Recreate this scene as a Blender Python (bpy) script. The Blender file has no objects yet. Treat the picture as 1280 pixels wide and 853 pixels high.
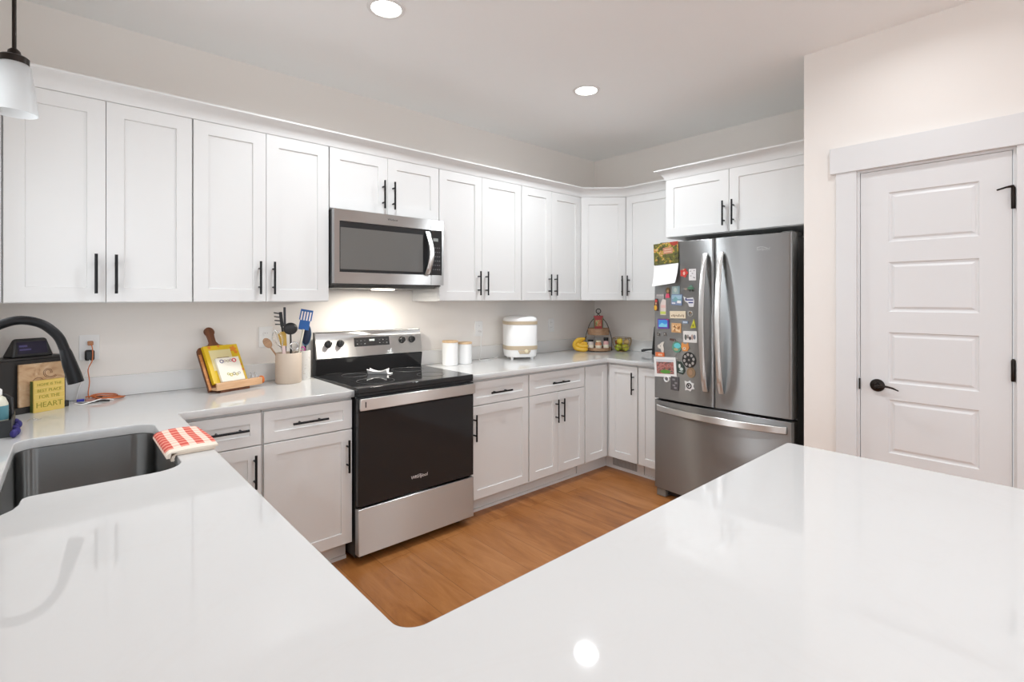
import bpy, bmesh, math, random
from mathutils import Vector, Matrix, noise
random.seed(7)
PI = math.pi
scene = bpy.context.scene
C = scene.collection

# ------------------------------------------------------------------ camera
cam_d = bpy.data.cameras.new('camera')
cam = bpy.data.objects.new('camera', cam_d); C.objects.link(cam)
cam.location = (0, 0, 1.3978)
cam.rotation_euler = (PI/2, 0, math.radians(48.159-90))
cam_d.sensor_width = 36; cam_d.lens = 36*631.225/1280
cam_d.shift_y = -(426.5-372.906)/1280
cam_d.clip_start = 0.02
scene.camera = cam
# ------------------------------------------------------------------ world, light, exposure
scene.view_settings.view_transform = 'Standard'
scene.view_settings.look = 'None'
scene.view_settings.exposure = 0.0
scene.view_settings.gamma = 1.0
scene.view_settings.use_curve_mapping = False
world = bpy.data.worlds.new('daylight'); scene.world = world
world.use_nodes = True
bgn = world.node_tree.nodes['Background']
bgn.inputs[0].default_value = (0.90, 0.95, 1.0, 1); bgn.inputs[1].default_value = 1.0
POWER = dict(range=10.5, fridge=15, corner=9, pantry=3, living=21, dining=36, front=54, side=54, sink=8, hood=5)
scene.cycles.max_bounces = 14; scene.cycles.diffuse_bounces = 10; scene.cycles.glossy_bounces = 6; scene.cycles.transmission_bounces = 8
def area(name, loc, rot, sx, sy, power, col=(1, 1, 1)):
    d = bpy.data.lights.new(name, 'AREA'); d.shape = 'RECTANGLE'; d.size = sx; d.size_y = sy
    d.energy = power; d.color = col
    o = bpy.data.objects.new(name, d); C.objects.link(o); o.location = loc; o.rotation_euler = rot
    return o
# fill added at unseen living room windows, tilted up for the ceiling; sink daylight
area('window_fill_front', (1.0, -4.36, 1.65), (PI/2+math.radians(36), 0, 0), 3.4, 1.8, POWER['front'], (0.76, 0.885, 1.0))
area('window_fill_side', (-3.86, -1.9, 1.65), (PI/2+math.radians(36), 0, -PI/2), 3.6, 1.8, POWER['side'], (0.76, 0.885, 1.0))
area('daylight_sink', (-0.34, 2.05, 1.62), (PI/2, 0, -PI/2), 0.9, 0.9, POWER['sink'], (0.90, 0.95, 1.0))

# ------------------------------------------------------------------ materials
def mat(name, col, rough=0.5, metal=0.0, spec=0.5, **kw):
    m = bpy.data.materials.new(name); m.use_nodes = True
    b = m.node_tree.nodes['Principled BSDF']
    b.inputs['Base Color'].default_value = (*col, 1)
    b.inputs['Roughness'].default_value = rough
    b.inputs['Metallic'].default_value = metal
    b.inputs['Specular IOR Level'].default_value = spec
    for k, v in kw.items():
        b.inputs[k.replace('_', ' ')].default_value = v
    return m
def N(m, t, **kw):
    n = m.node_tree.nodes.new(t)
    for k, v in kw.items(): setattr(n, k, v)
    return n
def link(m, a, b): m.node_tree.links.new(a, b)
def BS(m): return m.node_tree.nodes['Principled BSDF']
def coords(m, scale=(1, 1, 1), kind='Object', rot=(0, 0, 0)):
    tc = N(m, 'ShaderNodeTexCoord'); mp = N(m, 'ShaderNodeMapping')
    mp.inputs['Scale'].default_value = scale; mp.inputs['Rotation'].default_value = rot
    link(m, tc.outputs[kind], mp.inputs[0]); return mp.outputs[0]
def ramp(m, fac, stops, interp='LINEAR'):
    r = N(m, 'ShaderNodeValToRGB'); r.color_ramp.interpolation = interp
    e = r.color_ramp.elements
    while len(e) < len(stops): e.new(0.5)
    for i, (p, c) in enumerate(stops):
        e[i].position = p; e[i].color = (*c, 1)
    link(m, fac, r.inputs[0]); return r.outputs[0]
def add_bump(m, height, strength=0.1, dist=0.01):
    b = N(m, 'ShaderNodeBump'); b.inputs['Strength'].default_value = strength; b.inputs['Distance'].default_value = dist
    link(m, height, b.inputs['Height']); link(m, b.outputs[0], BS(m).inputs['Normal'])
def noise_tex(m, vec, scale=5, detail=4, rough=0.5, dist=0):
    n = N(m, 'ShaderNodeTexNoise'); n.inputs['Scale'].default_value = scale
    n.inputs['Detail'].default_value = detail; n.inputs['Roughness'].default_value = rough
    n.inputs['Distortion'].default_value = dist
    link(m, vec, n.inputs['Vector']); return n.outputs[0]
def painted(name, col, rough, bump=0.03, scale=180):
    m = mat(name, col, rough)
    n = noise_tex(m, coords(m), scale, 3); add_bump(m, n, bump, 0.002); return m
M = {}
M['wall'] = painted('wall paint', (0.85, 0.812, 0.770), 0.85, 0.08, 260)
M['ceiling'] = painted('ceiling paint', (0.925, 0.94, 0.94), 0.9, 0.1, 200)
M['cab'] = painted('cabinet paint', (0.735, 0.735, 0.725), 0.38, 0.01, 90)
M['trim'] = painted('trim paint', (0.75, 0.75, 0.75), 0.35, 0.01, 90)
M['gap'] = mat('cabinet shadow board', (0.55, 0.55, 0.54), 0.7)
M['black'] = mat('black metal', (0.012, 0.012, 0.013), 0.38, 0.6)
M['bronze'] = mat('oil rubbed bronze', (0.022, 0.016, 0.013), 0.35, 0.7)
M['blackplastic'] = mat('black plastic', (0.014, 0.014, 0.015), 0.42)
M['darkgrey'] = mat('dark grey enamel', (0.085, 0.087, 0.085), 0.4, 0.3)
M['glass_black'] = mat('black glass', (0.020, 0.020, 0.021), 0.05, 0.0, 0.32)
M['glass_grey'] = mat('smoked window glass', (0.10, 0.098, 0.092), 0.10, 0.0, 0.9)
M['white_ceramic'] = mat('white ceramic', (0.82, 0.82, 0.81), 0.2)
M['white_plastic'] = mat('white plastic', (0.86, 0.86, 0.85), 0.35)
M['beige_plastic'] = mat('beige plastic', (0.52, 0.42, 0.29), 0.4)
M['silver_print'] = mat('silver print', (0.75, 0.75, 0.75), 0.4, 0.3)
M['cream'] = mat('cream paper', (0.80, 0.74, 0.60), 0.7)
M['paper'] = mat('white paper', (0.82, 0.82, 0.81), 0.75)
def steel(name, col, rough=0.40, dirn=(4, 4, 900)):
    m = mat(name, col, rough, 1.0, Anisotropic=1.0, Anisotropic_Rotation=0.25)
    t = N(m, 'ShaderNodeTangent', direction_type='RADIAL', axis='Z'); link(m, t.outputs[0], BS(m).inputs['Tangent'])
    n = noise_tex(m, coords(m, dirn), 1.0, 2)
    r = N(m, 'ShaderNodeMapRange'); r.inputs[3].default_value = rough-0.015; r.inputs[4].default_value = rough+0.015
    link(m, n, r.inputs[0]); link(m, r.outputs[0], BS(m).inputs['Roughness'])
    return m
M['steel'] = steel('brushed stainless steel', (0.355, 0.36, 0.36))
M['range_steel'] = steel('brushed range steel', (0.66, 0.67, 0.67))
M['steel_light'] = steel('brushed steel handle', (0.74, 0.735, 0.72), 0.4)
M['sink_steel'] = steel('sink steel', (0.25, 0.25, 0.245), 0.36, (300, 300, 6))
M['chrome'] = mat('bright steel wire', (0.7, 0.7, 0.7), 0.2, 1.0)

def mk_quartz():
    m = mat('white quartz', (0.80, 0.80, 0.79), 0.035, 0.0, 0.5)
    v = coords(m)
    n1 = noise_tex(m, v, 1.5, 6, 0.6, 1.6)
    vein = ramp(m, n1, [(0.0, (0, 0, 0)), (0.485, (0, 0, 0)), (0.5, (1, 1, 1)), (0.515, (0, 0, 0)), (1.0, (0, 0, 0))])
    n2 = noise_tex(m, v, 2.3, 3, 0.5)
    mul = N(m, 'ShaderNodeMath', operation='MULTIPLY'); link(m, vein, mul.inputs[0]); link(m, n2, mul.inputs[1])
    mx = N(m, 'ShaderNodeMix', data_type='RGBA'); link(m, mul.outputs[0], mx.inputs[0])
    mx.inputs[6].default_value = (0.61, 0.61, 0.603, 1); mx.inputs[7].default_value = (0.60, 0.595, 0.585, 1)
    link(m, mx.outputs[2], BS(m).inputs['Base Color']); return m
M['quartz'] = mk_quartz()
M['quartz_shade_lift'] = mat('white quartz lightened against shade', (0.77, 0.77, 0.76), 0.15)  # same quartz as the worktop, colour raised to offset shade on the backsplash

def mk_floor():
    m = mat('wood plank floor', (0.4, 0.2, 0.08), 0.36)
    v = coords(m, (1, 1, 1), 'Object', (0, 0, PI/2))
    br = N(m, 'ShaderNodeTexBrick'); link(m, v, br.inputs['Vector'])
    br.offset = 0.37; br.offset_frequency = 2
    br.inputs['Scale'].default_value = 1.0; br.inputs['Brick Width'].default_value = 1.22; br.inputs['Row Height'].default_value = 0.18
    br.inputs['Mortar Size'].default_value = 0.0012; br.inputs['Mortar Smooth'].default_value = 0.3
    br.inputs['Color1'].default_value = (0, 0, 0, 1); br.inputs['Color2'].default_value = (1, 1, 1, 1); br.inputs['Mortar'].default_value = (0.5, 0.5, 0.5, 1)
    # grain runs along y
    gv = coords(m, (6.5, 1.0, 1)); 
    off = N(m, 'ShaderNodeVectorMath', operation='ADD'); link(m, gv, off.inputs[0])
    sc = N(m, 'ShaderNodeVectorMath', operation='SCALE'); link(m, br.outputs['Color'], sc.inputs[0]); sc.inputs['Scale'].default_value = 17
    link(m, sc.outputs[0], off.inputs[1])
    n = noise_tex(m, off.outputs[0], 1.6, 6, 0.62, 1.1)
    n2 = noise_tex(m, coords(m, (70, 3, 1)), 1.0, 3, 0.6)
    a = N(m, 'ShaderNodeMath', operation='MULTIPLY_ADD'); link(m, br.outputs['Color'], a.inputs[0]); a.inputs[1].default_value = 0.20; link(m, n, a.inputs[2])
    b = N(m, 'ShaderNodeMath', operation='MULTIPLY_ADD'); link(m, n2, b.inputs[0]); b.inputs[1].default_value = 0.16; link(m, a.outputs[0], b.inputs[2])
    col = ramp(m, b.outputs[0], [(0.34, (0.17, 0.055, 0.013)), (0.50, (0.27, 0.096, 0.023)), (0.64, (0.35, 0.135, 0.035)), (0.86, (0.43, 0.185, 0.060))])
    mx = N(m, 'ShaderNodeMix', data_type='RGBA'); link(m, br.outputs['Fac'], mx.inputs[0]); link(m, col, mx.inputs[6]); mx.inputs[7].default_value = (0.16, 0.06, 0.02, 1)
    link(m, mx.outputs[2], BS(m).inputs['Base Color'])
    add_bump(m, n2, 0.06, 0.001)
    return m
M['floor'] = mk_floor()
def wood(name, c0, c1, scale=(3, 30, 30), rough=0.5):
    m = mat(name, c0, rough); n = noise_tex(m, coords(m, scale), 2.0, 5, 0.6, 0.8)
    link(m, ramp(m, n, [(0.3, c0), (0.7, c1)]), BS(m).inputs['Base Color']); return m
M['wood_dark'] = wood('dark walnut wood', (0.09, 0.028, 0.010), (0.20, 0.068, 0.024), (30, 3, 3))
M['wood_orange'] = wood('acacia wood edge', (0.42, 0.15, 0.035), (0.62, 0.27, 0.09), (3, 30, 30))
M['wood_pale'] = wood('pale bamboo wood', (0.60, 0.40, 0.22), (0.72, 0.52, 0.32))
M['wood_mid'] = wood('brown shelf wood', (0.36, 0.20, 0.11), (0.50, 0.31, 0.18))
def emis(name, col, s):
    m = mat(name, col, 0.5); b = BS(m); b.inputs['Emission Color'].default_value = (*col, 1); b.inputs['Emission Strength'].default_value = s
    return m
M['lamp'] = emis('lit diffuser', (1.0, 0.985, 0.95), 9)
def flat(name, col, rough=0.5): return mat(name, col, rough)
def picture(name, stops, scale=30, detail=3, seed=0, rough=0.45):
    m = mat(name, stops[0][1], rough); tc = N(m, 'ShaderNodeTexCoord'); mp = N(m, 'ShaderNodeMapping')
    mp.inputs['Location'].default_value = (seed*3.1, seed*1.7, seed*2.3); link(m, tc.outputs['Object'], mp.inputs[0])
    n = noise_tex(m, mp.outputs[0], scale, detail, 0.6, 0.4)
    link(m, ramp(m, n, stops, 'CONSTANT'), BS(m).inputs['Base Color']); return m

# ------------------------------------------------------------------ mesh helpers
class MB:
    def __init__(s): s.bm = bmesh.new()
    def box(s, a, b):
        x0, y0, z0 = a; x1, y1, z1 = b
        v = [s.bm.verts.new(p) for p in ((x0,y0,z0),(x1,y0,z0),(x1,y1,z0),(x0,y1,z0),(x0,y0,z1),(x1,y0,z1),(x1,y1,z1),(x0,y1,z1))]
        for f in ((0,3,2,1),(4,5,6,7),(0,1,5,4),(1,2,6,5),(2,3,7,6),(3,0,4,7)): s.bm.faces.new([v[i] for i in f])
        return s
    def prism(s, poly, z0, z1, axis='z'):
        def P(p, h):
            if axis == 'z': return (p[0], p[1], h)
            if axis == 'y': return (p[0], h, p[1])
            return (h, p[0], p[1])
        a = [s.bm.verts.new(P(p, z0)) for p in poly]; b = [s.bm.verts.new(P(p, z1)) for p in poly]
        n = len(poly)
        s.bm.faces.new(a[::-1]); s.bm.faces.new(b)
        for i in range(n): s.bm.faces.new((a[i], a[(i+1) % n], b[(i+1) % n], b[i]))
        return s
    def lathe(s, prof, seg=32, c=(0, 0, 0), cap=True, sx=1, sy=1, sq=2.0):
        rings = []
        for r, z in prof:
            ring = []
            for i in range(seg):
                t = 2*PI*i/seg; ct, st = math.cos(t), math.sin(t)
                k = (abs(ct)**sq+abs(st)**sq)**(-1/sq)
                ring.append(s.bm.verts.new((c[0]+r*k*ct*sx, c[1]+r*k*st*sy, c[2]+z)))
            rings.append(ring)
        for a, b in zip(rings, rings[1:]):
            for i in range(seg): s.bm.faces.new((a[i], a[(i+1) % seg], b[(i+1) % seg], b[i]))
        if cap: s.bm.faces.new(rings[0][::-1]); s.bm.faces.new(rings[-1])
        return s
    def tube(s, pts, r, seg=12, cap=True, closed=False, flat=1.0):
        pts = [Vector(p) for p in pts]; n = len(pts)
        rs = r if isinstance(r, (list, tuple)) else [r]*n
        rings = []; up = None
        for i, p in enumerate(pts):
            if closed: d = pts[(i+1) % n]-pts[i-1]
            else: d = pts[min(i+1, n-1)]-pts[max(i-1, 0)]
            d.normalize()
            if up is None:
                up = Vector((0, 0, 1)) if abs(d.z) < 0.9 else Vector((1, 0, 0))
            u = d.cross(up).normalized(); w = u.cross(d).normalized(); up = w
            rings.append([s.bm.verts.new(p+(u*math.cos(2*PI*k/seg)+w*flat*math.sin(2*PI*k/seg))*rs[i]) for k in range(seg)])
        m = n if closed else n-1
        for i in range(m):
            a, b = rings[i], rings[(i+1) % n]
            for k in range(seg): s.bm.faces.new((a[k], a[(k+1) % seg], b[(k+1) % seg], b[k]))
        if cap and not closed: s.bm.faces.new(rings[0][::-1]); s.bm.faces.new(rings[-1])
        return s
    def ball(s, c, r, seg=16, sc=(1, 1, 1)):
        mtx = Matrix.Translation(c) @ Matrix.Diagonal((*[r*k for k in sc], 1))
        bmesh.ops.create_uvsphere(s.bm, u_segments=seg, v_segments=seg//2+2, radius=1, matrix=mtx); return s
    def ring(s, c, R, r, axis='z', seg=28, a0=0, a1=2*PI, ts=8):
        pts = []
        closed = abs(a1-a0-2*PI) < 1e-6
        for i in range(seg if closed else seg+1):
            t = a0+(a1-a0)*i/seg
            q = (R*math.cos(t), R*math.sin(t))
            pts.append({'z': (c[0]+q[0], c[1]+q[1], c[2]), 'y': (c[0]+q[0], c[1], c[2]+q[1]), 'x': (c[0], c[1]+q[0], c[2]+q[1])}[axis])
        return s.tube(pts, r, ts, closed=closed)
    def xf(s, mtx): bmesh.ops.transform(s.bm, matrix=mtx, verts=s.bm.verts); return s
def R(ax, deg): return Matrix.Rotation(math.radians(deg), 4, ax)
def T(*p): return Matrix.Translation(p)

def tag(o, label=None, cat=None, group=None, kind=None):
    if label: o['label'] = label
    if cat: o['category'] = cat
    if group: o['group'] = group
    if kind: o['kind'] = kind
    return o
def finish(me, smooth, m):
    if m is not None: me.materials.append(m)
    if smooth:
        for p in me.polygons: p.use_smooth = True
def obj(name, mb, m, parent=None, bevel=0, smooth=False, loc=None, rot=None, world=False, seg=2, auto=True):
    """one mesh object; world=True: the shape is given in room coordinates and moved into its thing"""
    bm = mb.bm
    if world and parent is not None:
        root = parent
        while root.parent: root = root.parent
        bmesh.ops.translate(bm, verts=bm.verts, vec=-root.location)
    base = None
    if parent is None and loc is None:
        # put the origin of a single-mesh thing at its base centre
        xs = [v.co for v in bm.verts]
        base = Vector(((min(v.x for v in xs)+max(v.x for v in xs))/2, (min(v.y for v in xs)+max(v.y for v in xs))/2, min(v.z for v in xs)))
        bmesh.ops.translate(bm, verts=bm.verts, vec=-base)
    bmesh.ops.recalc_face_normals(bm, faces=bm.faces)
    me = bpy.data.meshes.new(name); bm.to_mesh(me); bm.free()
    finish(me, smooth, m)
    o = bpy.data.objects.new(name, me); C.objects.link(o)
    if base is not None: o.location = base
    if loc is not None: o.location = loc
    if rot is not None: o.rotation_euler = rot
    if parent: o.parent = parent
    if bevel:
        b = o.modifiers.new('bevel', 'BEVEL'); b.width = bevel; b.segments = seg; b.limit_method = 'ANGLE'; b.angle_limit = 0.6
        if smooth:
            b.harden_normals = False
    if smooth and auto:
        me.set_sharp_from_angle(angle=math.radians(40))
    return o
def thing(name, label, cat, loc=(0, 0, 0), rz=0, group=None):
    o = bpy.data.objects.new(name, None); C.objects.link(o); o.location = loc; o.rotation_euler = (0, 0, rz)
    o.empty_display_size = 0.1
    return tag(o, label, cat, group)
def struct(name, mb, m, parent=None, bevel=0, label=None, smooth=False):
    o = obj(name, mb, m, parent, bevel, smooth, loc=(0, 0, 0))
    if parent is None:
        o['kind'] = 'structure'
    if label: o['label'] = label
    return o
def text(name, body, size, m, parent, loc, rot, extrude=0.0004, align='CENTER', shear=0):
    cu = bpy.data.curves.new(name, 'FONT'); cu.body = body; cu.size = size; cu.extrude = extrude
    cu.align_x = align; cu.align_y = 'CENTER'; cu.shear = shear; cu.resolution_u = 3
    tmp = bpy.data.objects.new('tmp', cu); C.objects.link(tmp)
    me = bpy.data.meshes.new_from_object(tmp.evaluated_get(bpy.context.evaluated_depsgraph_get()))
    bpy.data.objects.remove(tmp)
    me.materials.clear(); me.materials.append(m)
    o = bpy.data.objects.new(name, me); C.objects.link(o); o.parent = parent; o.location = loc; o.rotation_euler = rot
    return o
def copy_tree(o, parent=None):
    c = o.copy(); C.objects.link(c); c.parent = parent
    for ch in list(o.children): copy_tree(ch, c)
    return c

def smooth_path(pts, n=8):
    pts = [Vector(p) for p in pts]; out = []
    for i in range(len(pts)-1):
        p0, p1, p2, p3 = pts[max(i-1, 0)], pts[i], pts[i+1], pts[min(i+2, len(pts)-1)]
        for k in range(n):
            t = k/n; out.append(0.5*((2*p1)+(p2-p0)*t+(2*p0-5*p1+4*p2-p3)*t*t+(3*p1-p0-3*p2+p3)*t**3))
    out.append(pts[-1]); return out
# ------------------------------------------------------------------ room shell
WL, WB, WR, WP, CZ = -0.265, 3.173, 3.935, 3.08, 2.745
struct('floor', MB().box((-4.1, -4.6, -0.1), (4.05, 3.29, 0)), M['floor'])
struct('ceiling', MB().box((-4.1, -4.6, CZ), (4.05, 3.29, CZ+0.1)), M['ceiling'])
struct('wall_back', MB().box((WL-0.12, WB, 0), (4.05, WB+0.12, CZ)), M['wall'])
struct('wall_right', MB().box((WR, 0.88, 0), (WR+0.12, WB, CZ)), M['wall'])
# pantry wall with the door opening, and its side that closes the fridge alcove
DY0, DY1, DZ = 0.170, 0.757, 2.055
struct('wall_pantry', MB().box((WP, DY1, 0), (WP+0.12, 1.008, CZ)).box((WP, DY0, DZ), (WP+0.12, DY1, CZ)).box((WP, -4.6, 0), (WP+0.12, DY0, CZ)).box((WP+0.12, 0.888, 0), (WR, 1.008, CZ)), M['wall'])
# wall with the window over the sink
struct('wall_left', MB().box((WL-0.12, 1.0, 0), (WL, WB, 1.15)).box((WL-0.12, 1.0, 2.1), (WL, WB, CZ)).box((WL-0.12, 1.0, 1.15), (WL, 1.58, 2.1)).box((WL-0.12, 2.52, 1.15), (WL, WB, 2.1)), M['wall'])
struct('wall_dining', MB().box((-4.1, 1.0, 0), (WL-0.12, 1.12, CZ)), M['wall'])
def window_wall(name, wn, x0, x1, z0, z1, a0, a1, pos, axis, n):
    mb = MB()
    def bx(p, q, r, s):  # along, height
        if axis == 'x': mb.box((p, pos, r), (q, pos+0.12*n, s))
        else: mb.box((pos, p, r), (pos+0.12*n, q, s))
    bx(x0, a0, 0, CZ); bx(a1, x1, 0, CZ); bx(a0, a1, 0, z0); bx(a0, a1, z1, CZ)
    struct(name, mb, M['wall'])
    fr = MB(); g = 0.06
    def fb(p, q, r, s):
        if axis == 'x': fr.box((p, pos, r), (q, pos+0.08*n, s))
        else: fr.box((pos, p, r), (pos+0.08*n, q, s))
    k = 3
    fb(a0, a1, z0, z0+g); fb(a0, a1, z1-g, z1)
    for i in range(k+1):
        c = a0+(a1-a0-g)*i/k; fb(c, c+g, z0, z1)
    struct(wn, fr, M['trim'])
window_wall('wall_front', 'window_1', -4.1, WP, 0.6, 2.62, -0.75, 2.75, -4.5, 'x', -1)
window_wall('wall_side', 'window_2', -4.5, 1.0, 0.6, 2.62, -3.75, -0.05, -4.0, 'y', -1)
w3 = MB()
for a, b in (((WL-0.09, 1.58, 1.15), (WL-0.03, 1.63, 2.1)), ((WL-0.09, 2.47, 1.15), (WL-0.03, 2.52, 2.1)), ((WL-0.09, 1.63, 1.15), (WL-0.03, 2.47, 1.2)), ((WL-0.09, 1.63, 2.05), (WL-0.03, 2.47, 2.1)), ((WL-0.08, 1.63, 1.6), (WL-0.04, 2.47, 1.64))): w3.box(a, b)
struct('window_3', w3, M['trim'])

# pantry door: casing, five-panel slab, lever, hinges
tr = MB()
tr.box((WP-0.018, DY1, 0), (WP, DY1+0.092, DZ)).box((WP-0.018, DY0-0.092, 0), (WP, DY0, DZ))
tr.box((WP-0.026, DY0-0.118, DZ), (WP, DY1+0.118, DZ+0.135))
tr.box((WP+0.001, DY1-0.012, 0), (WP+0.118, DY1, DZ)).box((WP+0.001, DY0, 0), (WP+0.118, DY0+0.012, DZ)).box((WP+0.001, DY0+0.012, DZ-0.012), (WP+0.118, DY1-0.012, DZ))
struct('trim_1', tr, M['trim'], bevel=0.0015, label='flat white door casing with a wide header')
struct('baseboard_right', MB().box((WP-0.014, DY1+0.093, 0), (WP, 1.008, 0.13)).box((WP-0.014, -4.5, 0), (WP, DY0-0.093, 0.13)), M['trim'], bevel=0.002)
def raised_panel_slab(w, h, t, panels):
    """door slab, front at y=0 facing -y; each panel is a recessed moulding with a raised field"""
    mb = MB(); bm = mb.bm
    xs = sorted({0, w}|{p[0] for p in panels}|{p[1] for p in panels}); zs = sorted({0, h}|{p[2] for p in panels}|{p[3] for p in panels})
    cache = {}
    def V(x, y, z):
        k = (round(x, 5), round(y, 5), round(z, 5))
        if k not in cache: cache[k] = bm.verts.new((x, y, z))
        return cache[k]
    for x0, x1 in zip(xs, xs[1:]):
        for z0, z1 in zip(zs, zs[1:]):
            if any(p[0] <= x0 and x1 <= p[1] and p[2] <= z0 and z1 <= p[3] for p in panels): continue
            bm.faces.new((V(x0, 0, z0), V(x1, 0, z0), V(x1, 0, z1), V(x0, 0, z1)))
    for (x0, x1, z0, z1) in panels:
        rings = [(0, 0), (0.004, 0.005), (0.009, 0.0065), (0.015, 0.0065), (0.024, 0.002), (0.026, 0.0015)]
        prev = None
        for inset, dep in rings:
            q = [V(x0+inset, dep, z0+inset), V(x1-inset, dep, z0+inset), V(x1-inset, dep, z1-inset), V(x0+inset, dep, z1-inset)]
            if prev:
                for i in range(4): bm.faces.new((prev[i], prev[(i+1) % 4], q[(i+1) % 4], q[i]))
            prev = q
        bm.faces.new(prev)
    # sides and back
    bk = [V(0, t, 0), V(w, t, 0), V(w, t, h), V(0, t, h)]
    bm.faces.new(bk[::-1])
    bm.faces.new([V(x, 0, 0) for x in xs]+[bk[1], bk[0]])
    bm.faces.new([V(x, 0, h) for x in xs][::-1]+[bk[3], bk[2]])
    bm.faces.new([V(0, 0, z) for z in zs][::-1]+[bk[0], bk[3]])
    bm.faces.new([V(w, 0, z) for z in zs]+[bk[2], bk[1]])
    return mb
dw = DY1-DY0-0.012*2-0.006; dh = DZ-0.012-0.012
pz = [(0.110, 0.385), (0.630, 0.895), (0.985, 1.230), (1.335, 1.575), (1.680, 1.928)]
pz = [(0.25, 0.545), (0.625, 0.892), (0.975, 1.228), (1.330, 1.578), (1.678, 1.926)]
door = obj('door_1', raised_panel_slab(dw, dh, 0.035, [(0.117, dw-0.105, a-0.01, b-0.01) for a, b in pz]), M['trim'], None, loc=(WP+0.004, DY1-0.015, 0.01), rot=(0, 0, -PI/2))
door['kind'] = 'structure'; door['label'] = 'white five-panel pantry door with a black lever'
def dl(y, z, x=0): return (DY1-0.015-y, x-(WP+0.004), z-0.01)   # room (y,z,x) -> door's own axes
# lever: rose, neck, curved arm
hy, hz = 0.670, 0.957
lv = MB(); lx, _, lz = dl(hy, hz)
lv.lathe([(0.030, 0), (0.032, 0.004), (0.030, 0.009), (0.014, 0.013), (0.0125, 0.045)], 28)
lv.xf(R('X', 90)); lv.xf(T(lx, 0, lz))
lv.tube([(lx, -0.045, lz), (lx+0.02, -0.050, lz+0.002), (lx+0.045, -0.050, lz+0.004), (lx+0.07, -0.048, lz-0.001), (lx+0.095, -0.046, lz-0.012)], [0.011, 0.009, 0.0075, 0.0065, 0.004], 12, flat=0.7)
obj('door_lever', lv, M['bronze'], door, smooth=True)
obj('strike_plate', MB().box((-0.006, -0.012, lz-0.028), (-0.0005, 0.0, lz+0.028)), M['bronze'], door, bevel=0.001)
for zc in (1.832, 1.082, 0.30):
    hg = MB(); hx = dw+0.004
    hg.lathe([(0.0065, -0.046), (0.0075, -0.044), (0.0075, 0.044), (0.0065, 0.046), (0.004, 0.052)], 14, (hx, -0.008, zc-0.01))
    hg.box((dw-0.0015, -0.008, zc-0.054), (hx, 0.0, zc+0.034))
    h = obj('hinge', hg, M['bronze'], door, smooth=True)
    if zc > 1.5:
        hs = MB().tube([(hx, -0.008, zc+0.042), (hx-0.02, -0.022, zc+0.038), (hx-0.05, -0.032, zc+0.028)], [0.006, 0.004, 0.0035], 8)
        obj('hinge_stop', hs, M['bronze'], h, smooth=True)

# ------------------------------------------------------------------ cabinets
def shaker(w, h, rail, t=0.02, rec=0.007):
    """five-piece panel: x 0..w, z 0..h, back at y=0, front at y=-t"""
    mb = MB(); bm = mb.bm
    def q(i, y): return [bm.verts.new(p) for p in ((i, y, i), (w-i, y, i), (w-i, y, h-i), (i, y, h-i))]
    o0 = q(0, 0); o1 = q(0, -t+0.0012); o1b = q(0.0012, -t)
    i0 = q(rail, -t); i1 = q(rail+0.0015, -t+rec)
    for a, b in ((o0, o1), (o1, o1b), (o1b, i0), (i0, i1)):
        for k in range(4): bm.faces.new((a[k], a[(k+1) % 4], b[(k+1) % 4], b[k]))
    bm.faces.new(i1); bm.faces.new(o0[::-1]); return mb
def pull(length, vertical=True, rad=0.0058, off=0.032, span=0.096):
    mb = MB(); L = length/2; s = min(span/2, L*0.62)
    ax = (lambda t, y: (0, y, t)) if vertical else (lambda t, y: (t, y, 0))
    mb.tube([ax(-L, -off), ax(L, -off)], rad, 12)
    for t in (-s, s): mb.tube([ax(t, 0), ax(t, -off)], 0.0048, 10)
    return mb
PULL = {}
def add_pull(parent, length, vertical, loc):
    k = (round(length, 3), vertical)
    if k not in PULL:
        o = obj('handle', pull(length, vertical), M['black'], parent, smooth=True, loc=loc); PULL[k] = o
    else:
        o = PULL[k].copy(); C.objects.link(o); o.parent = parent; o.location = loc
    return o
DT = 0.02
def front(name, root, x0, x1, z0, z1, rail, handle=None, label=None):
    """door or drawer front; handle=(x, z centre, length, vertical)"""
    d = obj(name, shaker(x1-x0, z1-z0, rail), M['cab'], root, loc=(x0, 0, z0))
    if handle: add_pull(d, handle[2], handle[3], (handle[0]-x0, -DT, handle[1]-z0))
    return d
def base_cabinet(label, origin, rz, w, depth=0.60, drawer=None, doors=(), group=None, z1=0.878, hollow=False):
    r = thing('base_cabinet', label, 'cabinet', origin, rz, group)
    b = MB()
    if hollow:
        b.box((0, 0, 0.11), (w, 0.018, 0.69)).box((0, 0.018, 0.11), (0.018, depth, z1)).box((w-0.018, 0.018, 0.11), (w, depth, z1)).box((0.018, 0.018, 0.11), (w-0.018, depth, 0.128)).box((0, 0, 0.69), (w, 0.012, z1))
    else: b.box((0, 0, 0.11), (w, depth, z1))
    obj('body', b, M['cab'], r)
    obj('toe_kick', MB().box((0, 0.072, 0), (w, 0.09, 0.11)).box((0, 0.062, 0), (w, 0.072, 0.018)), M['cab'], r)
    for dr in (drawer or []): front('drawer', r, dr[0], dr[1], 0.716, 0.864, 0.047, dr[2])
    for d in doors: front('door', r, d[0], d[1], d[2], d[3], 0.057, d[4])
    return r
def wall_cabinet(label, origin, rz, w, z0, z1=2.285, depth=0.326, doors=(), top=2.2585, group=None):
    r = thing('wall_cabinet', label, 'cabinet', origin, rz, group)
    obj('body', MB().box((0, 0, z0-origin[2]), (w, depth, z1-origin[2])), M['cab'], r)
    for d in doors: front('door', r, d[0], d[1], z0+0.004-origin[2], top-origin[2], 0.062, d[2])
    return r
UZ, UY = 1.377, 2.845
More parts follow.
